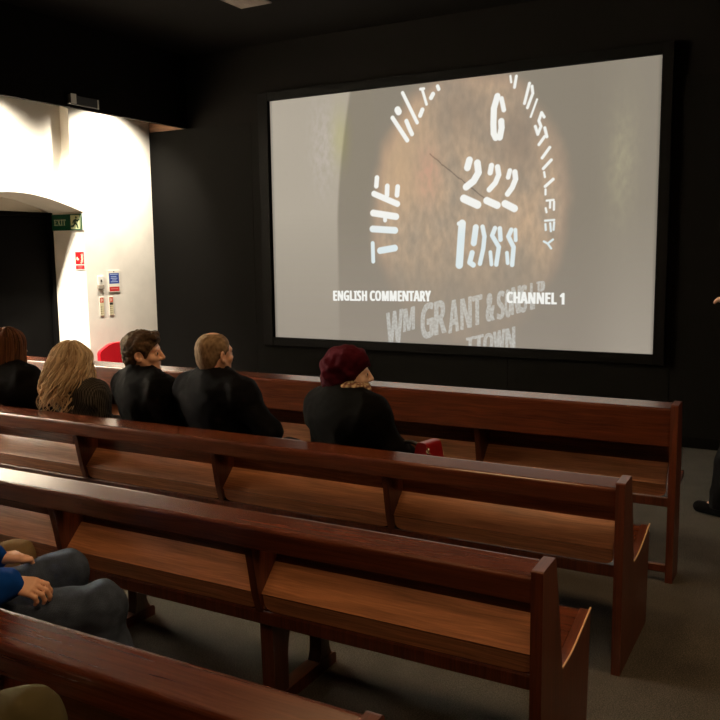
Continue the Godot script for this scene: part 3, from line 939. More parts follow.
func arm(f: Field, J: Dictionary, e: String, g: float, to := 1.0) -> void:
	f.capsule(J["s" + e] - Vector3(0, 0.02, 0), J["e" + e], 0.050 + g, 0.043 + g, 0.05)
	f.capsule(J["e" + e], J["e" + e].lerp(J["w" + e], to), 0.041 + g, lerpf(0.041, 0.029, to) + g, 0.02)

func leg(f: Field, J: Dictionary, e: String, g: float) -> void:
	f.capsule(J["h" + e], J["k" + e], 0.082 + g, 0.057 + g, 0.05)
	f.capsule(J["k" + e], J["k" + e].lerp(J["a" + e], 0.35), 0.055 + g, 0.056 + g, 0.02)
	f.capsule(J["k" + e].lerp(J["a" + e], 0.35), J["a" + e], 0.055 + g, 0.037 + g, 0.03)

func shoe_mesh(J: Dictionary, e: String, s := 1.0) -> Mesh:
	var a: Vector3 = J["a" + e]
	var t: Vector3 = J["t" + e]
	var f := Field.new((a.min(t)) - Vector3.ONE * 0.12, (a.max(t)) + Vector3.ONE * 0.12, 0.01)
	var d := t - a
	d.y = 0.0
	d = d.normalized()
	f.capsule(a + Vector3(0, -0.045, 0) - d * 0.025, t + Vector3(0, 0.005, 0), 0.042 * s, 0.036 * s, 0.02)
	f.capsule(a + Vector3(0, 0.0, 0), a + Vector3(0, -0.04, 0), 0.046 * s, 0.042 * s, 0.02)
	f.trim(Vector3(0, 0.003, 0), Vector3(0, -1, 0))
	var sf := Soft.new()
	sf.add(f)
	return sf.mesh()

# the parts every person has: body (one mesh with head and hands), top, trousers, shoes
func person(label: String, at: Vector3, turn: float, J: Dictionary, c: Dictionary, group := "") -> Node3D:
	var t := thing("person", label, "person", at, turn, group)
	var s: float = c.get("head_size", 1.0)
	var HB := head_axes(c.get("look", 0.0), c.get("tilt", 0.0), c.get("roll", 0.0))
	var hc: Vector3 = J.get("head", J.neck + Vector3(0, 0.135, -0.03))
	c.HB = HB
	c.hc = hc
	# body
	var all := []
	for k in J:
		if J[k] is Vector3:
			all.append(J[k])
	var bb := bounds_of(all, 0.135)
	var body := Soft.new()
	var f := Field.new(bb.position, bb.end, 0.019)
	torso(f, J, -0.012)
	for e in ["L", "R"]:
		arm(f, J, e, -0.008)
		leg(f, J, e, -0.012)
		f.capsule(J["a" + e], J["t" + e], 0.03, 0.02, 0.02)
	f.capsule(J.neck - Vector3(0, 0.03, 0), J.neck + Vector3(0, 0.03, 0), 0.05, 0.048, 0.03)
	body.add(f)
	body.add(head_field(hc, HB, s, J.neck - Vector3(0, 0.02, 0), c.get("head_cell", 0.0042)))
	for e in ["L", "R"]:
		var hd: Array = c.get("hand" + e, [])
		var w: Vector3 = J["w" + e]
		var fd: Vector3 = (w - J["e" + e]).normalized()
		if hd.is_empty():
			hd = [(fd + Vector3(0, -0.15, -0.3)).normalized(), Vector3(0, 1, 0.1), Vector3(1 if e == "L" else -1, 0, 0), 0.5, 1.0, 0.5]
		body.add(hand_field(w, hd[0], hd[1], hd[2], hd[3], hd[4], hd[5], 0.0042 if c.has("hand" + e) else 0.006))
	obj("body", body.mesh(), c.get("skin", M.skin), t)
	for e in [-1.0, 1.0]:
		var eye := SphereMesh.new()
		eye.radius = 0.0105 * s
		eye.height = 0.021 * s
		eye.radial_segments = 12
		eye.rings = 6
		obj("eye", eye, M.eye, t, hc + HB * (Vector3(0.031 * e, -0.001, 0.0805) * s))
	# top
	var g: float = c.get("bulk", 0.018)
	var top := Soft.new()
	var tb := bounds_of([J.hip, J.waist, J.chest, J.neck, J.sL, J.sR, J.eL, J.eR, J.wL, J.wR], 0.165)
	f = Field.new(tb.position, tb.end, c.get("cell", 0.0125))
	torso(f, J, g, c.get("wide", 1.0))
	for e in ["L", "R"]:
		arm(f, J, e, g * 0.8, c.get("sleeve", 0.93))
	if c.has("collar"):                       # stand-up collar: height, radius
		var cd: Vector3 = (hc - J.neck).normalized()
		f.capsule(J.neck - cd * 0.03, J.neck + cd * float(c.collar[0]), float(c.collar[1]) + 0.012, c.collar[1], 0.03)
	f.ruffle(c.get("folds", noise(5, 9.0, 2)), c.get("fold", 0.012))
	if c.has("collar"):
		var cd2: Vector3 = (hc - J.neck).normalized()
		f.capsule(J.neck + cd2 * (float(c.collar[0]) - 0.012), J.neck + cd2 * 0.1, 0.001, 0.001, 0.001)
		f.ellipsoid(J.neck + cd2 * (float(c.collar[0]) + 0.035), Basis.IDENTITY, Vector3(float(c.collar[1]) - 0.006, 0.055, float(c.collar[1]) - 0.006), 0.004, true)
	top.add(f)
	obj(c.get("top_name", "jacket"), top.mesh(), c.top, t)
	# trousers
	var legs := Soft.new()
	var lb := bounds_of([J.hip, J.hL, J.hR, J.kL, J.kR, J.aL, J.aR], 0.135)
	f = Field.new(lb.position, lb.end, c.get("leg_cell", 0.016))
	f.ellipsoid(J.hip, Basis.IDENTITY, Vector3(0.172, 0.11, 0.122), 0.03)
	var lg: float = c.get("leg_bulk", 0.012)
	for e in ["L", "R"]:
		leg(f, J, e, lg)
	f.ruffle(noise(6, 7.0, 2), c.get("leg_fold", 0.012))
	f.trim(Vector3(0, 0.05, 0), Vector3(0, -1, 0))
	legs.add(f)
	obj("trousers", legs.mesh(), c.legs, t)
	for e in ["L", "R"]:
		obj("shoe", shoe_mesh(J, e), c.get("shoes", M.shoe), t)
	return t

# ------------------------------------------------------------------ hair
# short hair: a shell over the skull, left off the face, tinted lock by lock
func short_hair(t: Node3D, c: Dictionary, thick: float, dark: Color, light: Color, o := {}) -> void:
	var s: float = c.get("head_size", 1.0)
	var at: Vector3 = c.hc
	var B: Basis = c.HB
	var f := Field.new(at - Vector3.ONE * 0.15 * s, at + Vector3.ONE * 0.16 * s, maxf(0.0042, c.get("head_cell", 0.0042)))
	f.ellipsoid(at + B * (Vector3(0, 0.033, -0.014) * s), B, Vector3(0.073, 0.081, 0.094) * s + Vector3.ONE * thick, 0.01)
	f.ellipsoid(at + B * (Vector3(0, -0.025, -0.055) * s), B, Vector3(0.058, 0.060, 0.045) * s + Vector3.ONE * thick * 0.7, 0.03)
	if o.has("quiff"):
		f.capsule(at + B * (Vector3(-0.04, 0.095, 0.06) * s), at + B * (Vector3(0.045, 0.092, 0.07) * s), 0.024 * s, 0.02 * s, 0.03)
	f.ruffle(noise(14, 26.0, 3), o.get("rough", 0.008))
	# hairline: forehead, temples, around the ears, nape
	f.ellipsoid(at + B * (Vector3(0, -0.052, 0.088) * s), B, Vector3(0.1, o.get("brow", 0.118), 0.072) * s, 0.004, true)
	for e in [-1.0, 1.0]:
		f.ellipsoid(at + B * (Vector3(0.09 * e, -0.022, 0.004) * s), B, Vector3(0.028, 0.042, 0.034) * s, 0.004, true)
	f.trim(at + B * (Vector3(0, o.get("nape", -0.078), 0) * s), -B.y)
	if o.has("crown"):                    # thinning patch
		f.ellipsoid(at + B * (Vector3(0.0, 0.135, 0.0) * s), B, Vector3(0.05, 0.035, 0.075) * s, 0.006, true)
	var sf := Soft.new()
	sf.add(f)
	var n := noise(15, 60.0, 2)
	var n2 := noise(16, 14.0, 2)
	sf.tint(func(p: Vector3) -> Color:
		var q: Vector3 = B.inverse() * (p - at)
		return dark.lerp(light, clampf(0.42 + 0.55 * n.get_noise_3d(q.x * 1.6, q.y * 0.4, q.z * 0.4) + 0.3 * n2.get_noise_3d(q.x, q.y, q.z), 0.0, 1.0)))
	obj("hair", sf.mesh(), M.hair, t)

# long hair: many tapering wavy locks that leave the scalp, follow the skull and hang
func long_hair(t: Node3D, c: Dictionary, count: int, length: float, wave: float, flare: float, dark: Color, light: Color, sd: int, radius := 0.0075, back_lean := 0.0) -> void:
	var s: float = c.get("head_size", 1.0)
	var at: Vector3 = c.hc
	var B: Basis = c.HB
	var r := RandomNumberGenerator.new()
	r.seed = sd
	var pos := PackedVector3Array()
	var nor := PackedVector3Array()
	var ind := PackedInt32Array()
	var col := PackedColorArray()
	var cen := at + B * (Vector3(0, 0.02, -0.016) * s)
	var R := Vector3(0.080, 0.094, 0.102) * s
	for i in count:
		# parting on top: locks start near the crown and fall to every side but the face
		var ang := r.randf_range(0.30, TAU - 0.30)          # 0 = straight ahead
		var lift := pow(r.randf(), 0.7)
		var start_el := lerpf(1.56, 0.15, lift)
		var dirh := Vector3(sin(ang), 0, cos(ang))
		var pts := []
		var ph := r.randf() * TAU
		var fq := r.randf_range(20.0, 34.0)
		var len := length * r.randf_range(0.75, 1.1)
		var shell := r.randf_range(0.0, 0.016)
		var face_side := clampf((cos(ang) + 0.2) / 1.2, 0.0, 1.0)
		len *= 1.0 - 0.35 * face_side
		var steps := 13
		var travelled := 0.0
		var el := start_el
		var p := Vector3.ZERO
		for k in steps:
			var st := len / (steps - 1)
			if el > -0.15 and k > 0:
				el -= st / 0.095
			if el > -0.15:
				p = Vector3(dirh.x * cos(el) * (R.x + shell), sin(el) * (R.y + shell), dirh.z * cos(el) * (R.z + shell))
			else:
				p += (Vector3(0, -1, 0) + dirh * flare * (1.0 - 1.3 * travelled / len) + Vector3(0, 0, -back_lean)).normalized() * st
			travelled += st
			var am := wave * smoothstep(0.15, 0.7, travelled / len)
			var side := Vector3(dirh.z, 0, -dirh.x)
			pts.append(cen + B * (p + side * am * sin(travelled * fq + ph) + dirh * am * 0.8 * cos(travelled * fq * 0.9 + ph)))
		var tone := dark.lerp(light, clampf(r.randf() * 0.9 + 0.05 + 0.15 * sin(ang * 3.0), 0.0, 1.0))
		var base := pos.size()
		var sides := 5
		for k in steps:
			var tg: Vector3 = (pts[mini(k + 1, steps - 1)] - pts[maxi(k - 1, 0)]).normalized()
			var u := tg.cross(Vector3(0.31, 0.2, 0.93)).normalized()
			var v := u.cross(tg)
			var rad := radius * (1.0 if k < steps * 0.6 else 1.0 - 0.8 * (k - steps * 0.6) / (steps * 0.4)) * (0.7 + 0.3 * s)
			for q in sides:
				var d := u * cos(TAU * q / sides) + v * sin(TAU * q / sides)
				pos.append(pts[k] + d * rad)
				nor.append(d)
				col.append(tone.lerp(light, 0.25 * k / steps))
		for k in steps - 1:
			for q in sides:
				var a := base + k * sides + q
				var b := base + k * sides + (q + 1) % sides
				ind.append_array(PackedInt32Array([a, b, a + sides, b, b + sides, a + sides]))
	# a cap under the locks so no scalp shows
	var f := Field.new(at - Vector3.ONE * 0.16 * s, at + Vector3.ONE * 0.16 * s, 0.006)
	f.ellipsoid(at + B * (Vector3(0, 0.033, -0.016) * s), B, Vector3(0.080, 0.088, 0.101) * s, 0.01)
	f.ellipsoid(at + B * (Vector3(0, -0.05, -0.05) * s), B, Vector3(0.070, 0.09, 0.055) * s, 0.03)
	f.ellipsoid(at + B * (Vector3(0, -0.055, 0.094) * s), B, Vector3(0.1, 0.122, 0.085) * s, 0.004, true)
	var n0 := pos.size()
	f.mesh_into(pos, nor, ind)
	for i in range(n0, pos.size()):
		col.append(dark.lerp(light, 0.15))
	var sf := Soft.new()
	sf.pos = pos
	sf.nor = nor
	sf.ind = ind
	sf.col = col
	obj("hair", sf.mesh(), M.hair, t)

# ------------------------------------------------------------------ the people
func build_people() -> void:
	var row := -3.495
	# long brown hair, dark coat
	var J := seated(1.0)
	var c := {"look": 0.1, "tilt": -0.05, "top": M.black_wool, "legs": M.dark_trousers, "bulk": 0.03, "top_name": "coat", "cell": 0.015, "head_cell": 0.006}
	var t := person("seated person with long straight brown hair and a black coat", Vector3(-4.385, 0, row), -0.05, J, c, "visitors seated in a row")
	long_hair(t, c, 420, 0.36, 0.004, 0.10, Color(0.030, 0.012, 0.006), Color(0.16, 0.062, 0.026), 101, 0.0060, 0.05)
	# blonde curls, charcoal knit
	J = seated(0.90)
	J.chest += Vector3(0, -0.02, -0.03)
	J.sL += Vector3(0.01, -0.015, -0.03)
	J.sR += Vector3(0, -0.015, -0.03)
	J.head = J.neck + Vector3(0.03, 0.125, 0.01)
	c = {"look": 0.30, "tilt": -0.08, "roll": 0.12, "head_size": 0.97, "top": M.charcoal, "legs": M.dark_trousers, "bulk": 0.022, "top_name": "cardigan", "wide": 0.95, "cell": 0.014}
	t = person("seated woman with tousled shoulder-length blonde hair and a charcoal knitted cardigan", Vector3(-3.80, 0, row), -0.25, J, c, "visitors seated in a row")
	long_hair(t, c, 760, 0.32, 0.028, 0.42, Color(0.34, 0.22, 0.115), Color(0.90, 0.72, 0.48), 102, 0.0046, 0.02)
	var st := start()
	for e in [-1.0, 1.0]:
		var ring := PackedVector3Array()
		for k in 13:
			ring.append(c.hc + c.HB * (Vector3(0.032 * e + 0.021 * cos(TAU * k / 12.0), -0.002 + 0.017 * sin(TAU * k / 12.0), 0.104) * 0.97))
		add_tube(st, ring, [0.0018], 5)
		add_tube(st, PackedVector3Array([c.hc + c.HB * (Vector3(0.053 * e, 0.0, 0.103) * 0.97), c.hc + c.HB * (Vector3(0.076 * e, 0.006, 0.07) * 0.97), c.hc + c.HB * (Vector3(0.085 * e, 0.006, 0.0) * 0.97)]), [0.002], 5)
	add_tube(st, PackedVector3Array([c.hc + c.HB * (Vector3(-0.012, 0.002, 0.106)), c.hc + c.HB * (Vector3(0.012, 0.002, 0.106))]), [0.0018], 5)
	obj("glasses", st.commit(), M.black_leather, t)
	# brown-haired man in profile, black coat with the collar up
	J = seated(1.05)
	J.head = J.neck + Vector3(0.005, 0.135, -0.015)
	J.eR.x = 0.19
	J.eL.x = -0.205
	c = {"look": 0.80, "tilt": 0.0, "top": M.black_cotton, "legs": M.dark_trousers, "bulk": 0.026, "collar": [0.055, 0.078], "top_name": "coat"}
	t = person("seated man with short brown hair in profile, black coat with collar turned up", Vector3(-3.24, 0, row), -0.28, J, c, "visitors seated in a row")
	short_hair(t, c, 0.017, Color(0.030, 0.019, 0.011), Color(0.135, 0.088, 0.052), {"quiff": true, "rough": 0.007, "brow": 0.108})
	# balding man, navy jacket
	J = seated(1.09)
	J.head = J.neck + Vector3(0.0, 0.135, -0.02)
	J.eL.x = -0.19
	J.eR = Vector3(0.335, 0.715, 0.07)
	J.wR = Vector3(0.17, 0.60, -0.13)
	c = {"look": 0.16, "tilt": 0.0, "top": M.navy, "legs": M.dark_trousers, "bulk": 0.026, "collar": [0.032, 0.066], "top_name": "jacket", "wide": 1.06}
	t = person("seated man with close-cropped thinning fair hair and a dark navy jacket", Vector3(-2.755, 0, row), -0.06, J, c, "visitors seated in a row")
	short_hair(t, c, 0.0045, Color(0.13, 0.085, 0.050), Color(0.36, 0.26, 0.165), {"rough": 0.0025, "brow": 0.135, "crown": true, "nape": -0.085})
	# woman in a maroon beret
	J = seated(0.98)
	J.head = J.neck + Vector3(0.0, 0.125, -0.04)
	J.eR = Vector3(0.245, 0.70, 0.02)
	J.wR = Vector3(0.20, 0.60, -0.17)
	c = {"look": 0.74, "tilt": -0.03, "head_size": 0.96, "skin": M.skin_pale, "top": M.black_wool, "legs": M.dark_trousers, "bulk": 0.034, "collar": [0.012, 0.072], "top_name": "coat", "fold": 0.009}
	t = person("seated woman in a slouchy maroon knitted hat, checked scarf and black coat", Vector3(-1.95, 0, row), -0.30, J, c, "visitors seated in a row")
	short_hair(t, c, 0.006, Color(0.03, 0.018, 0.01), Color(0.08, 0.05, 0.03), {"brow": 0.10})
	var B: Basis = c.HB
	var hc: Vector3 = c.hc
	var f := Field.new(hc - Vector3.ONE * 0.22, hc + Vector3.ONE * 0.22, 0.006)
	f.ellipsoid(hc + B * Vector3(0, 0.046, -0.014), B, Vector3(0.087, 0.086, 0.108), 0.02)
	f.ellipsoid(hc + B * Vector3(0, 0.044, -0.030), B, Vector3(0.090, 0.074, 0.092), 0.05)
	f.ellipsoid(hc + B * Vector3(0, -0.005, -0.082), B, Vector3(0.078, 0.064, 0.056), 0.05)
	f.ellipsoid(hc + B * Vector3(0, -0.050, -0.090), B, Vector3(0.055, 0.036, 0.036), 0.04)
	f.ellipsoid(hc + B * Vector3(0, -0.005, -0.03), B, Vector3(0.090, 0.055, 0.06), 0.03)
	f.ruffle(noise(51, 11.0, 2), 0.014)
	f.ellipsoid(hc + B * Vector3(0, -0.066, 0.088), B, Vector3(0.11, 0.100, 0.085), 0.006, true)
	var sf := Soft.new()
	sf.add(f)
	obj("hat", sf.mesh(), M.maroon, t)
	var nk: Vector3 = J.neck + Vector3(0.012, 0.064, -0.035)
	f = Field.new(nk - Vector3(0.16, 0.12, 0.16), nk + Vector3(0.16, 0.12, 0.16), 0.007)
	for k in 12:
		var a0 := TAU * k / 12.0
		var a1 := TAU * (k + 1) / 12.0
		f.capsule(nk + Vector3(0.068 * cos(a0), 0.008 * sin(a0 * 2.0), 0.072 * sin(a0)), nk + Vector3(0.068 * cos(a1), 0.008 * sin(a1 * 2.0), 0.072 * sin(a1)), 0.027, 0.027, 0.01)
	f.ruffle(noise(52, 20.0, 2), 0.012)
	sf = Soft.new()
	sf.add(f)
	obj("scarf", sf.mesh(), M.plaid, t)
	obj("button", tube(PackedVector3Array([Vector3(-0.03, 0.80, 0.222), Vector3(-0.03, 0.80, 0.231)]), [0.007], 8), M.chrome, t)

	# second row: blue sleeves and jeans
	J = seated(0.98)
	J.hL = Vector3(-0.085, 0.485, 0); J.hR = Vector3(0.085, 0.485, 0)
	J.kR = Vector3(0.35, 0.515, -0.25); J.aR = Vector3(0.355, 0.085, -0.27); J.tR = Vector3(0.375, 0.035, -0.40)
	J.kL = Vector3(0.085, 0.545, -0.355); J.aL = Vector3(0.06, 0.085, -0.33); J.tL = Vector3(0.05, 0.035, -0.46)
	J.eR = Vector3(0.22, 0.685, 0.15); J.wR = Vector3(0.205, 0.640, -0.03)
	J.eL = Vector3(-0.19, 0.66, 0.10); J.wL = Vector3(-0.02, 0.640, -0.155)
	c = {"look": 0.2, "top": M.blue, "legs": M.jeans, "bulk": 0.024, "top_name": "sweatshirt", "sleeve": 0.95, "leg_cell": 0.011, "cell": 0.012, "head_cell": 0.007, "leg_fold": 0.013, "leg_bulk": 0.017, "skin": M.skin,
		"handR": [Vector3(0.85, -0.12, -0.45), Vector3(0.1, 1.0, 0.45), Vector3(-0.5, 0.1, -0.8), 0.75, 0.86, 0.25],
		"handL": [Vector3(0.45, -0.05, -0.9), Vector3(0, 1, 0), Vector3(0.9, 0, 0.4), 0.7, 0.86, 0.3]}
	t = person("person in a bright blue sweatshirt and jeans, hands resting on lap", Vector3(-2.30, 0, -1.55), 0.0, J, c)
	short_hair(t, c, 0.015, Color(0.03, 0.02, 0.012), Color(0.14, 0.09, 0.05), {"quiff": true})
	# khaki trousers, to the left of the blue sleeves
	J = seated(1.0)
	J.kR = Vector3(0.315, 0.535, -0.345); J.aR = Vector3(0.30, 0.085, -0.32); J.tR = Vector3(0.31, 0.035, -0.45)
	J.eR.x = 0.18
	c = {"look": 0.3, "top": M.navy, "legs": M.khaki, "bulk": 0.02, "leg_bulk": 0.018, "leg_fold": 0.016, "cell": 0.018, "head_cell": 0.007}
	t = person("person in khaki trousers seated beyond the blue-sleeved person, knee against the pew", Vector3(-2.79, 0, -1.55), 0.0, J, c)
	short_hair(t, c, 0.012, Color(0.05, 0.04, 0.03), Color(0.2, 0.16, 0.12))
	# olive trousers, legs crossed, on the row behind
	J = seated(1.05)
	J.kR = Vector3(0.165, 0.735, -0.40); J.aR = Vector3(-0.20, 0.43, -0.43); J.tR = Vector3(-0.31, 0.44, -0.50)
	J.wR = Vector3(0.10, 0.70, -0.14)
	c = {"look": 0.0, "top": M.navy, "legs": M.olive, "bulk": 0.02, "leg_bulk": 0.020, "leg_fold": 0.014, "cell": 0.018, "leg_cell": 0.011, "head_cell": 0.007}
	t = person("person in olive trousers with a knee raised behind the nearest pew back", Vector3(-1.44, 0, -0.57), 0.0, J, c)
	short_hair(t, c, 0.012, Color(0.04, 0.03, 0.02), Color(0.16, 0.11, 0.07))

	# somebody standing in the dark by the screen wall
	J = {"hip": Vector3(0, 0.92, 0), "waist": Vector3(0, 1.06, 0), "chest": Vector3(0, 1.24, 0.01), "neck": Vector3(0, 1.43, 0.0),
		"sL": Vector3(-0.175, 1.375, 0.0), "sR": Vector3(0.175, 1.375, 0.0), "eL": Vector3(-0.24, 1.12, 0.02), "eR": Vector3(0.24, 1.12, 0.0), "wL": Vector3(-0.08, 1.29, -0.20), "wR": Vector3(0.20, 0.86, -0.08),
		"hL": Vector3(-0.085, 0.90, 0), "hR": Vector3(0.085, 0.90, 0), "kL": Vector3(-0.10, 0.49, -0.13), "kR": Vector3(0.10, 0.48, 0.02), "aL": Vector3(-0.11, 0.085, -0.21), "aR": Vector3(0.11, 0.085, 0.08), "tL": Vector3(-0.12, 0.035, -0.34), "tR": Vector3(0.12, 0.035, -0.05)}
	c = {"look": 0.2, "top": M.black_wool, "legs": M.black_cotton, "bulk": 0.04, "leg_bulk": 0.035, "top_name": "coat", "collar": [0.03, 0.075], "cell": 0.016, "head_cell": 0.007, "shoes": M.black_cotton}
	t = person("person in black clothes standing in the dark beside the tall-backed pew", Vector3(-0.235, 0, -5.36), 1.25, J, c)
	short_hair(t, c, 0.012, Color(0.02, 0.015, 0.01), Color(0.1, 0.07, 0.05))

# ------------------------------------------------------------------ small things
func sign_image(w: int, h: int, base: Color, paint: Callable) -> ImageTexture:
	var im := Image.create(w, h, false, Image.FORMAT_RGB8)
	im.fill(base)
	paint.call(im)
	return tex(im)

func ink(im: Image, mask: PackedFloat32Array, color: Color) -> void:
	var w := im.get_width()
	for y in im.get_height():
		for x in w:
			var a := mask[y * w + x]
			if a > 0.0:
				im.set_pixel(x, y, im.get_pixel(x, y).lerp(color, a))

func blank(w: int, h: int) -> PackedFloat32Array:
	var m := PackedFloat32Array()
	m.resize(w * h)
	return m

func flat_mat(t: Texture2D, rough := 0.45) -> StandardMaterial3D:
	var m := StandardMaterial3D.new()
	m.albedo_texture = t
	m.roughness = rough
	return m

# a sign: plate with thickness and a printed face; n = out of the wall, r = picture's right
func sign_plate(called: String, label: String, c: Vector3, r: Vector3, w: float, h: float, thick: float, edge: Material, face: Texture2D) -> Node3D:
	var n := r.cross(Vector3.UP).normalized()
	var t := thing(called, label, "sign", c)
	var s := (r.abs() * w) + Vector3(0, h, 0) + n.abs() * thick
	obj("plate", box(n * thick * 0.5, s, 0.001), edge, t)
	obj("print", picture(n * (thick + 0.001), r * w * 0.485, Vector3(0, h * 0.485, 0)), flat_mat(face), t)
	return t

func build_details() -> void:
	var green := c8(14, 74, 48)
	var exit_t := sign_image(240, 88, green, func(im: Image) -> void:
		var m := blank(240, 88)
		lettering(m, 240, 88, "EXIT", Vector2(22, 60), Vector2(92, 0), Vector2(0, -32), 1.0, true, "Droid Serif")
		ink(im, m, c8(206, 214, 176))
		im.fill_rect(Rect2i(152, 6, 78, 76), c8(200, 206, 158))
		m = blank(240, 88)
		# running figure and the door it makes for
		for s in [[5.5, 194, 18, 196, 19], [6.5, 190, 32, 184, 48], [4.0, 190, 30, 206, 38, 216, 30], [4.0, 188, 31, 174, 38, 170, 48], [4.8, 186, 48, 200, 58, 206, 74], [4.8, 184, 49, 174, 64, 158, 66]]:
			var pts := PackedVector2Array()
			for i in range(1, s.size(), 2):
				pts.append(Vector2(s[i], s[i + 1]))
			stroke(m, 240, 88, pts, s[0])
		ink(im, m, c8(12, 52, 34))
		im.fill_rect(Rect2i(222, 6, 5, 76), c8(12, 52, 34)))
	sign_plate("exit_sign", "green exit sign with running figure in the arched recess", Vector3(-6.805, 1.957, -6.112), Vector3.RIGHT, 0.46, 0.168, 0.014, M.white_plastic, exit_t)
	var red_t := sign_image(90, 120, c8(228, 220, 206), func(im: Image) -> void:
		im.fill_rect(Rect2i(3, 3, 84, 82), c8(176, 26, 34))
		im.fill_rect(Rect2i(3, 91, 84, 26), c8(176, 26, 34))
		var m := blank(90, 120)
		for s in [[7, 20, 42, 20, 44], [4, 14, 50, 34, 50], [5, 24, 50, 26, 56], [3, 60, 20, 66, 30, 60, 40, 66, 50, 58, 62, 64, 74], [3, 70, 16, 76, 26, 70, 36, 76, 46, 70, 58, 74, 70], [2.5, 50, 74, 60, 78]]:
			var pts := PackedVector2Array()
			for i in range(1, s.size(), 2):
				pts.append(Vector2(s[i], s[i + 1]))
			stroke(m, 90, 120, pts, s[0])
		stroke(m, 90, 120, PackedVector2Array([Vector2(22, 100), Vector2(66, 100)]), 2.0, 0.5)
		stroke(m, 90, 120, PackedVector2Array([Vector2(28, 109), Vector2(60, 109)]), 2.0, 0.5)
		ink(im, m, c8(236, 222, 196)))
	sign_plate("fire_sign", "red fire alarm sign with pale symbols beneath the exit sign", Vector3(-6.652, 1.568, -6.112), Vector3.RIGHT, 0.135, 0.19, 0.006, M.white_plastic, red_t)
	# on the white wall (faces +x, so the picture's right runs towards -z)
	var wr := Vector3(0, 0, -1)
	var blue_t := sign_image(100, 150, c8(226, 220, 202), func(im: Image) -> void:
		im.fill_rect(Rect2i(46, 4, 8, 8), c8(60, 60, 60))
		im.fill_rect(Rect2i(6, 18, 88, 74), c8(36, 62, 140))
		for l in [[14, 24, 72], [22, 40, 50], [20, 52, 60], [30, 64, 40], [18, 76, 64]]:
			im.fill_rect(Rect2i(l[0], l[1], l[2], 5), c8(176, 190, 214))
		im.fill_rect(Rect2i(6, 114, 88, 32), c8(190, 48, 44))
		im.fill_rect(Rect2i(16, 126, 68, 4), c8(222, 150, 138)))
	sign_plate("notice", "blue and red printed notice on the white wall beside the switch", Vector3(WHITE_X + 0.001, 1.345, -6.486), wr, 0.165, 0.232, 0.005, M.white_plastic, blue_t)
	for q in [[-6.298, 1.088, "narrow extinguisher label with red top, below the wall switch", false], [-6.430, 1.086, "narrow extinguisher label with red top and black band, below the blue notice", true]]:
		var lab := sign_image(30, 110, c8(206, 196, 158), func(im: Image) -> void:
			im.fill_rect(Rect2i(2, 2, 26, 30), c8(196, 62, 46))
			im.fill_rect(Rect2i(9, 6, 5, 22), c8(232, 206, 180))
			im.fill_rect(Rect2i(17, 10, 5, 14), c8(232, 206, 180))
			if q[3]:
				im.fill_rect(Rect2i(2, 34, 26, 14), c8(40, 38, 36))
			for k in 4:
				im.fill_rect(Rect2i(6, 54 + k * 13, 7, 7), c8(120, 108, 84))
				im.fill_rect(Rect2i(16, 56 + k * 13, 9, 3), c8(150, 138, 108)))
		sign_plate("extinguisher_label", q[2], Vector3(WHITE_X + 0.001, q[1], q[0]), wr, 0.058, 0.198, 0.004, M.white_plastic, lab)
	var sw := thing("wall_switch", "white switch with a grey lower half left of the blue notice", "switch", Vector3(WHITE_X + 0.001, 1.338, -6.297))
	obj("plate", box(Vector3(0.006, 0.022, 0), Vector3(0.012, 0.094, 0.082), 0.003), M.white_plastic, sw)
	obj("cover", box(Vector3(0.008, -0.046, 0), Vector3(0.016, 0.042, 0.082), 0.003), M.grey_plastic, sw)
	obj("key", box(Vector3(0.014, 0.018, 0), Vector3(0.012, 0.024, 0.016), 0.002), M.dark_metal, sw)
	# small black box with two pale plates on the fascia
	var eb := thing("fascia_fixture", "small black fixture with two pale ends on the dark fascia", "fixture", Vector3(FASCIA_X, 2.985, -5.66))
	obj("body", box(Vector3(0.022, 0.03, 0), Vector3(0.042, 0.085, 0.36), 0.006), M.dark_metal, eb)
	obj("label_plate", box(Vector3(0.045, 0.038, 0.135), Vector3(0.004, 0.085, 0.062), 0.001), M.white_plastic, eb)
	obj("end_strip", box(Vector3(0.045, 0.022, -0.155), Vector3(0.004, 0.085, 0.014), 0.001), M.white_plastic, eb)
	# square grille in the ceiling
	var g := thing("ceiling_grille", "square pale ceiling grille above the screen's upper corner", "grille", Vector3(-4.30, 3.7, -5.87))
	obj("frame", span(Vector3(-0.16, -0.012, -0.15), Vector3(0.16, -0.001, 0.15), 0.004), M.grille, g)
	for k in 9:
		obj("slat", box(Vector3(0, -0.014, -0.12 + 0.03 * k), Vector3(0.28, 0.006, 0.016), 0.002), M.grille, g)
	# red moulded stand by the white wall
	var rs := thing("extinguisher_stand", "red moulded plastic stand against the white wall below the labels", "stand", Vector3(-6.43, 0, -6.34))
	obj("back", prism(rounded([[-0.26, 0.0, 0.03], [-0.26, 0.64, 0.03], [-0.10, 0.715, 0.06], [0.10, 0.715, 0.06], [0.26, 0.64, 0.03], [0.26, 0.0, 0.03]], 5).duplicate(), -0.02, 0.02, 0), M.red_plastic, rs)
	obj("base", box(Vector3(0.07, 0.05, 0), Vector3(0.24, 0.1, 0.50), 0.02), M.red_plastic, rs)
	# handbag beside the woman in the maroon hat
	var hb := thing("handbag", "red leather handbag with black handle and chain beside the woman in maroon hat", "handbag", Vector3(-1.54, 0.400, -3.42), -0.2)
	obj("body", prism(rounded([[-0.06, 0.0, 0.02], [-0.075, 0.16, 0.04], [-0.028, 0.350, 0.02], [0.018, 0.350, 0.02], [0.065, 0.16, 0.04], [0.055, 0.0, 0.02]], 5), -0.05, 0.05, 2), M.red_leather, hb)
	obj("flap", prism(rounded([[-0.058, 0.25, 0.02], [-0.032, 0.357, 0.02], [0.022, 0.357, 0.02], [0.046, 0.25, 0.02]], 4), -0.056, 0.056, 2), M.red_leather, hb)
	var hp := PackedVector3Array()
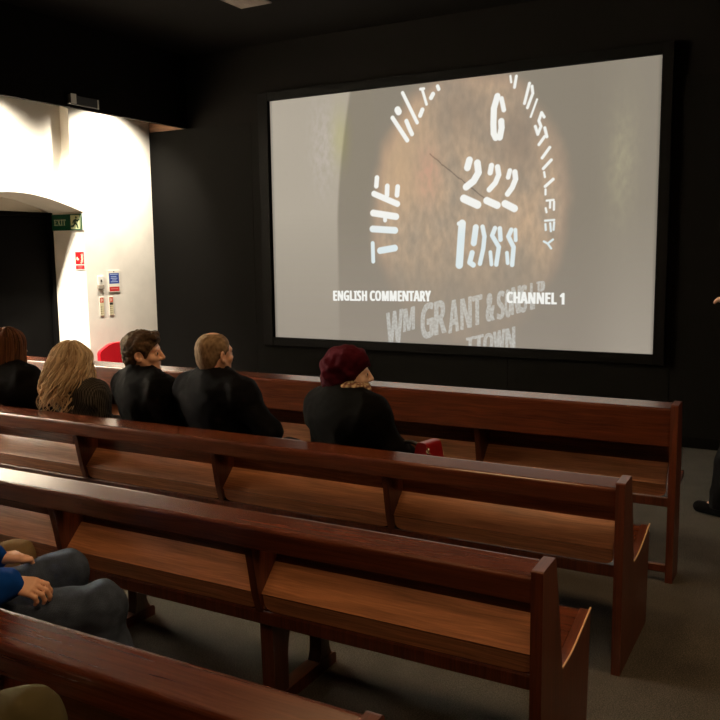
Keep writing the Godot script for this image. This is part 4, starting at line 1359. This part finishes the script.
	for k in 13:
		var a := PI * k / 12.0
		hp.append(Vector3(-0.085 - 0.065 * cos(a), 0.30 + 0.045 * sin(a), 0.03))
	obj("handle", tube(hp, [0.009], 7), M.black_leather, hb)
	var link := start()
	for k in 6:
		var lk := PackedVector3Array()
		for j in 9:
			var a := TAU * j / 8.0
			lk.append(Vector3(0.032 + 0.007 * k + 0.006 * cos(a), 0.325 - 0.018 * k + 0.010 * sin(a), 0.058 + 0.004 * sin(a) * (1 if k % 2 else -1)))
		add_tube(link, lk, [0.0025], 5)
	obj("chain", link.commit(), M.chrome, hb)

func _ready() -> void:
	rng.seed = 11
	# camera
	var cam := Camera3D.new()
	cam.name = "camera"
	cam.position = Vector3(0, 1.62, 0)
	cam.rotation = Vector3(-0.129152, 0.507088, -0.01255)
	cam.fov = 46.80
	cam.near = 0.05
	cam.far = 60.0
	add_child(cam)
	cam.current = true
	# environment
	var exposure := 1.0
	var env := Environment.new()
	env.background_mode = Environment.BG_COLOR
	env.background_color = Color(0, 0, 0)
	env.ambient_light_source = Environment.AMBIENT_SOURCE_DISABLED
	env.tonemap_mode = Environment.TONE_MAPPER_LINEAR
	env.tonemap_exposure = exposure
	env.sdfgi_enabled = true
	env.ssao_enabled = true
	env.ssil_enabled = true
	var we := WorldEnvironment.new()
	we.name = "environment"
	we.environment = env
	add_child(we)

	make_materials()
	build_pew_meshes()
	# lamps of the room
	for q in [[-6.42, 10.0], [-4.98, 12.0], [-3.75, 60.0], [-2.55, 95.0]]:
		washer(-6.14, q[0], q[1])
	for q in [[1.2, -2.6, 3.8], [-2.0, -2.8, 2.2], [0.2, 0.7, 3.3]]:
		ceiling_panel(q[0], q[1], q[2])
	# the screen's own light on the room
	var glow := AreaLight3D.new()
	glow.name = "screen_glow"
	glow.area_size = Vector2(3.75, 2.37)
	glow.light_color = c8(206, 196, 180)
	glow.light_energy = 2.4
	glow.area_range = 14.0
	glow.shadow_enabled = true
	add_child(glow)
	glow.position = Vector3(-3.06, 1.941, WALL_Z + 0.07)
	glow.rotation.y = PI

	build_shell()
	build_screen(exposure)

	# pews
	var p := make_pew("tall-backed dark wooden pew standing closest to the projection screen", true)
	p.position = Vector3(-0.565, 0, -4.11)
	p.scale.y = 0.985
	p = make_pew("varnished wooden pew on which the row of dark-clad visitors sits")
	p.position = Vector3(-0.600, 0, -3.09)
	p.scale.y = 0.973
	p = make_pew("empty varnished pew between the visitors' row and the blue-sleeved person")
	p.position = Vector3(-0.618, 0, -2.115)
	p.scale.y = 0.973
	p = make_pew("varnished pew on which the blue-sleeved person in jeans sits")
	p.position = Vector3(-0.68, 0, -1.175)
	p.scale.y = 0.973
	p = make_pew("varnished pew on which the person in olive trousers sits")
	p.position = Vector3(-0.70, 0, -0.19)
	p.scale.y = 0.973
	build_people()
	build_details()
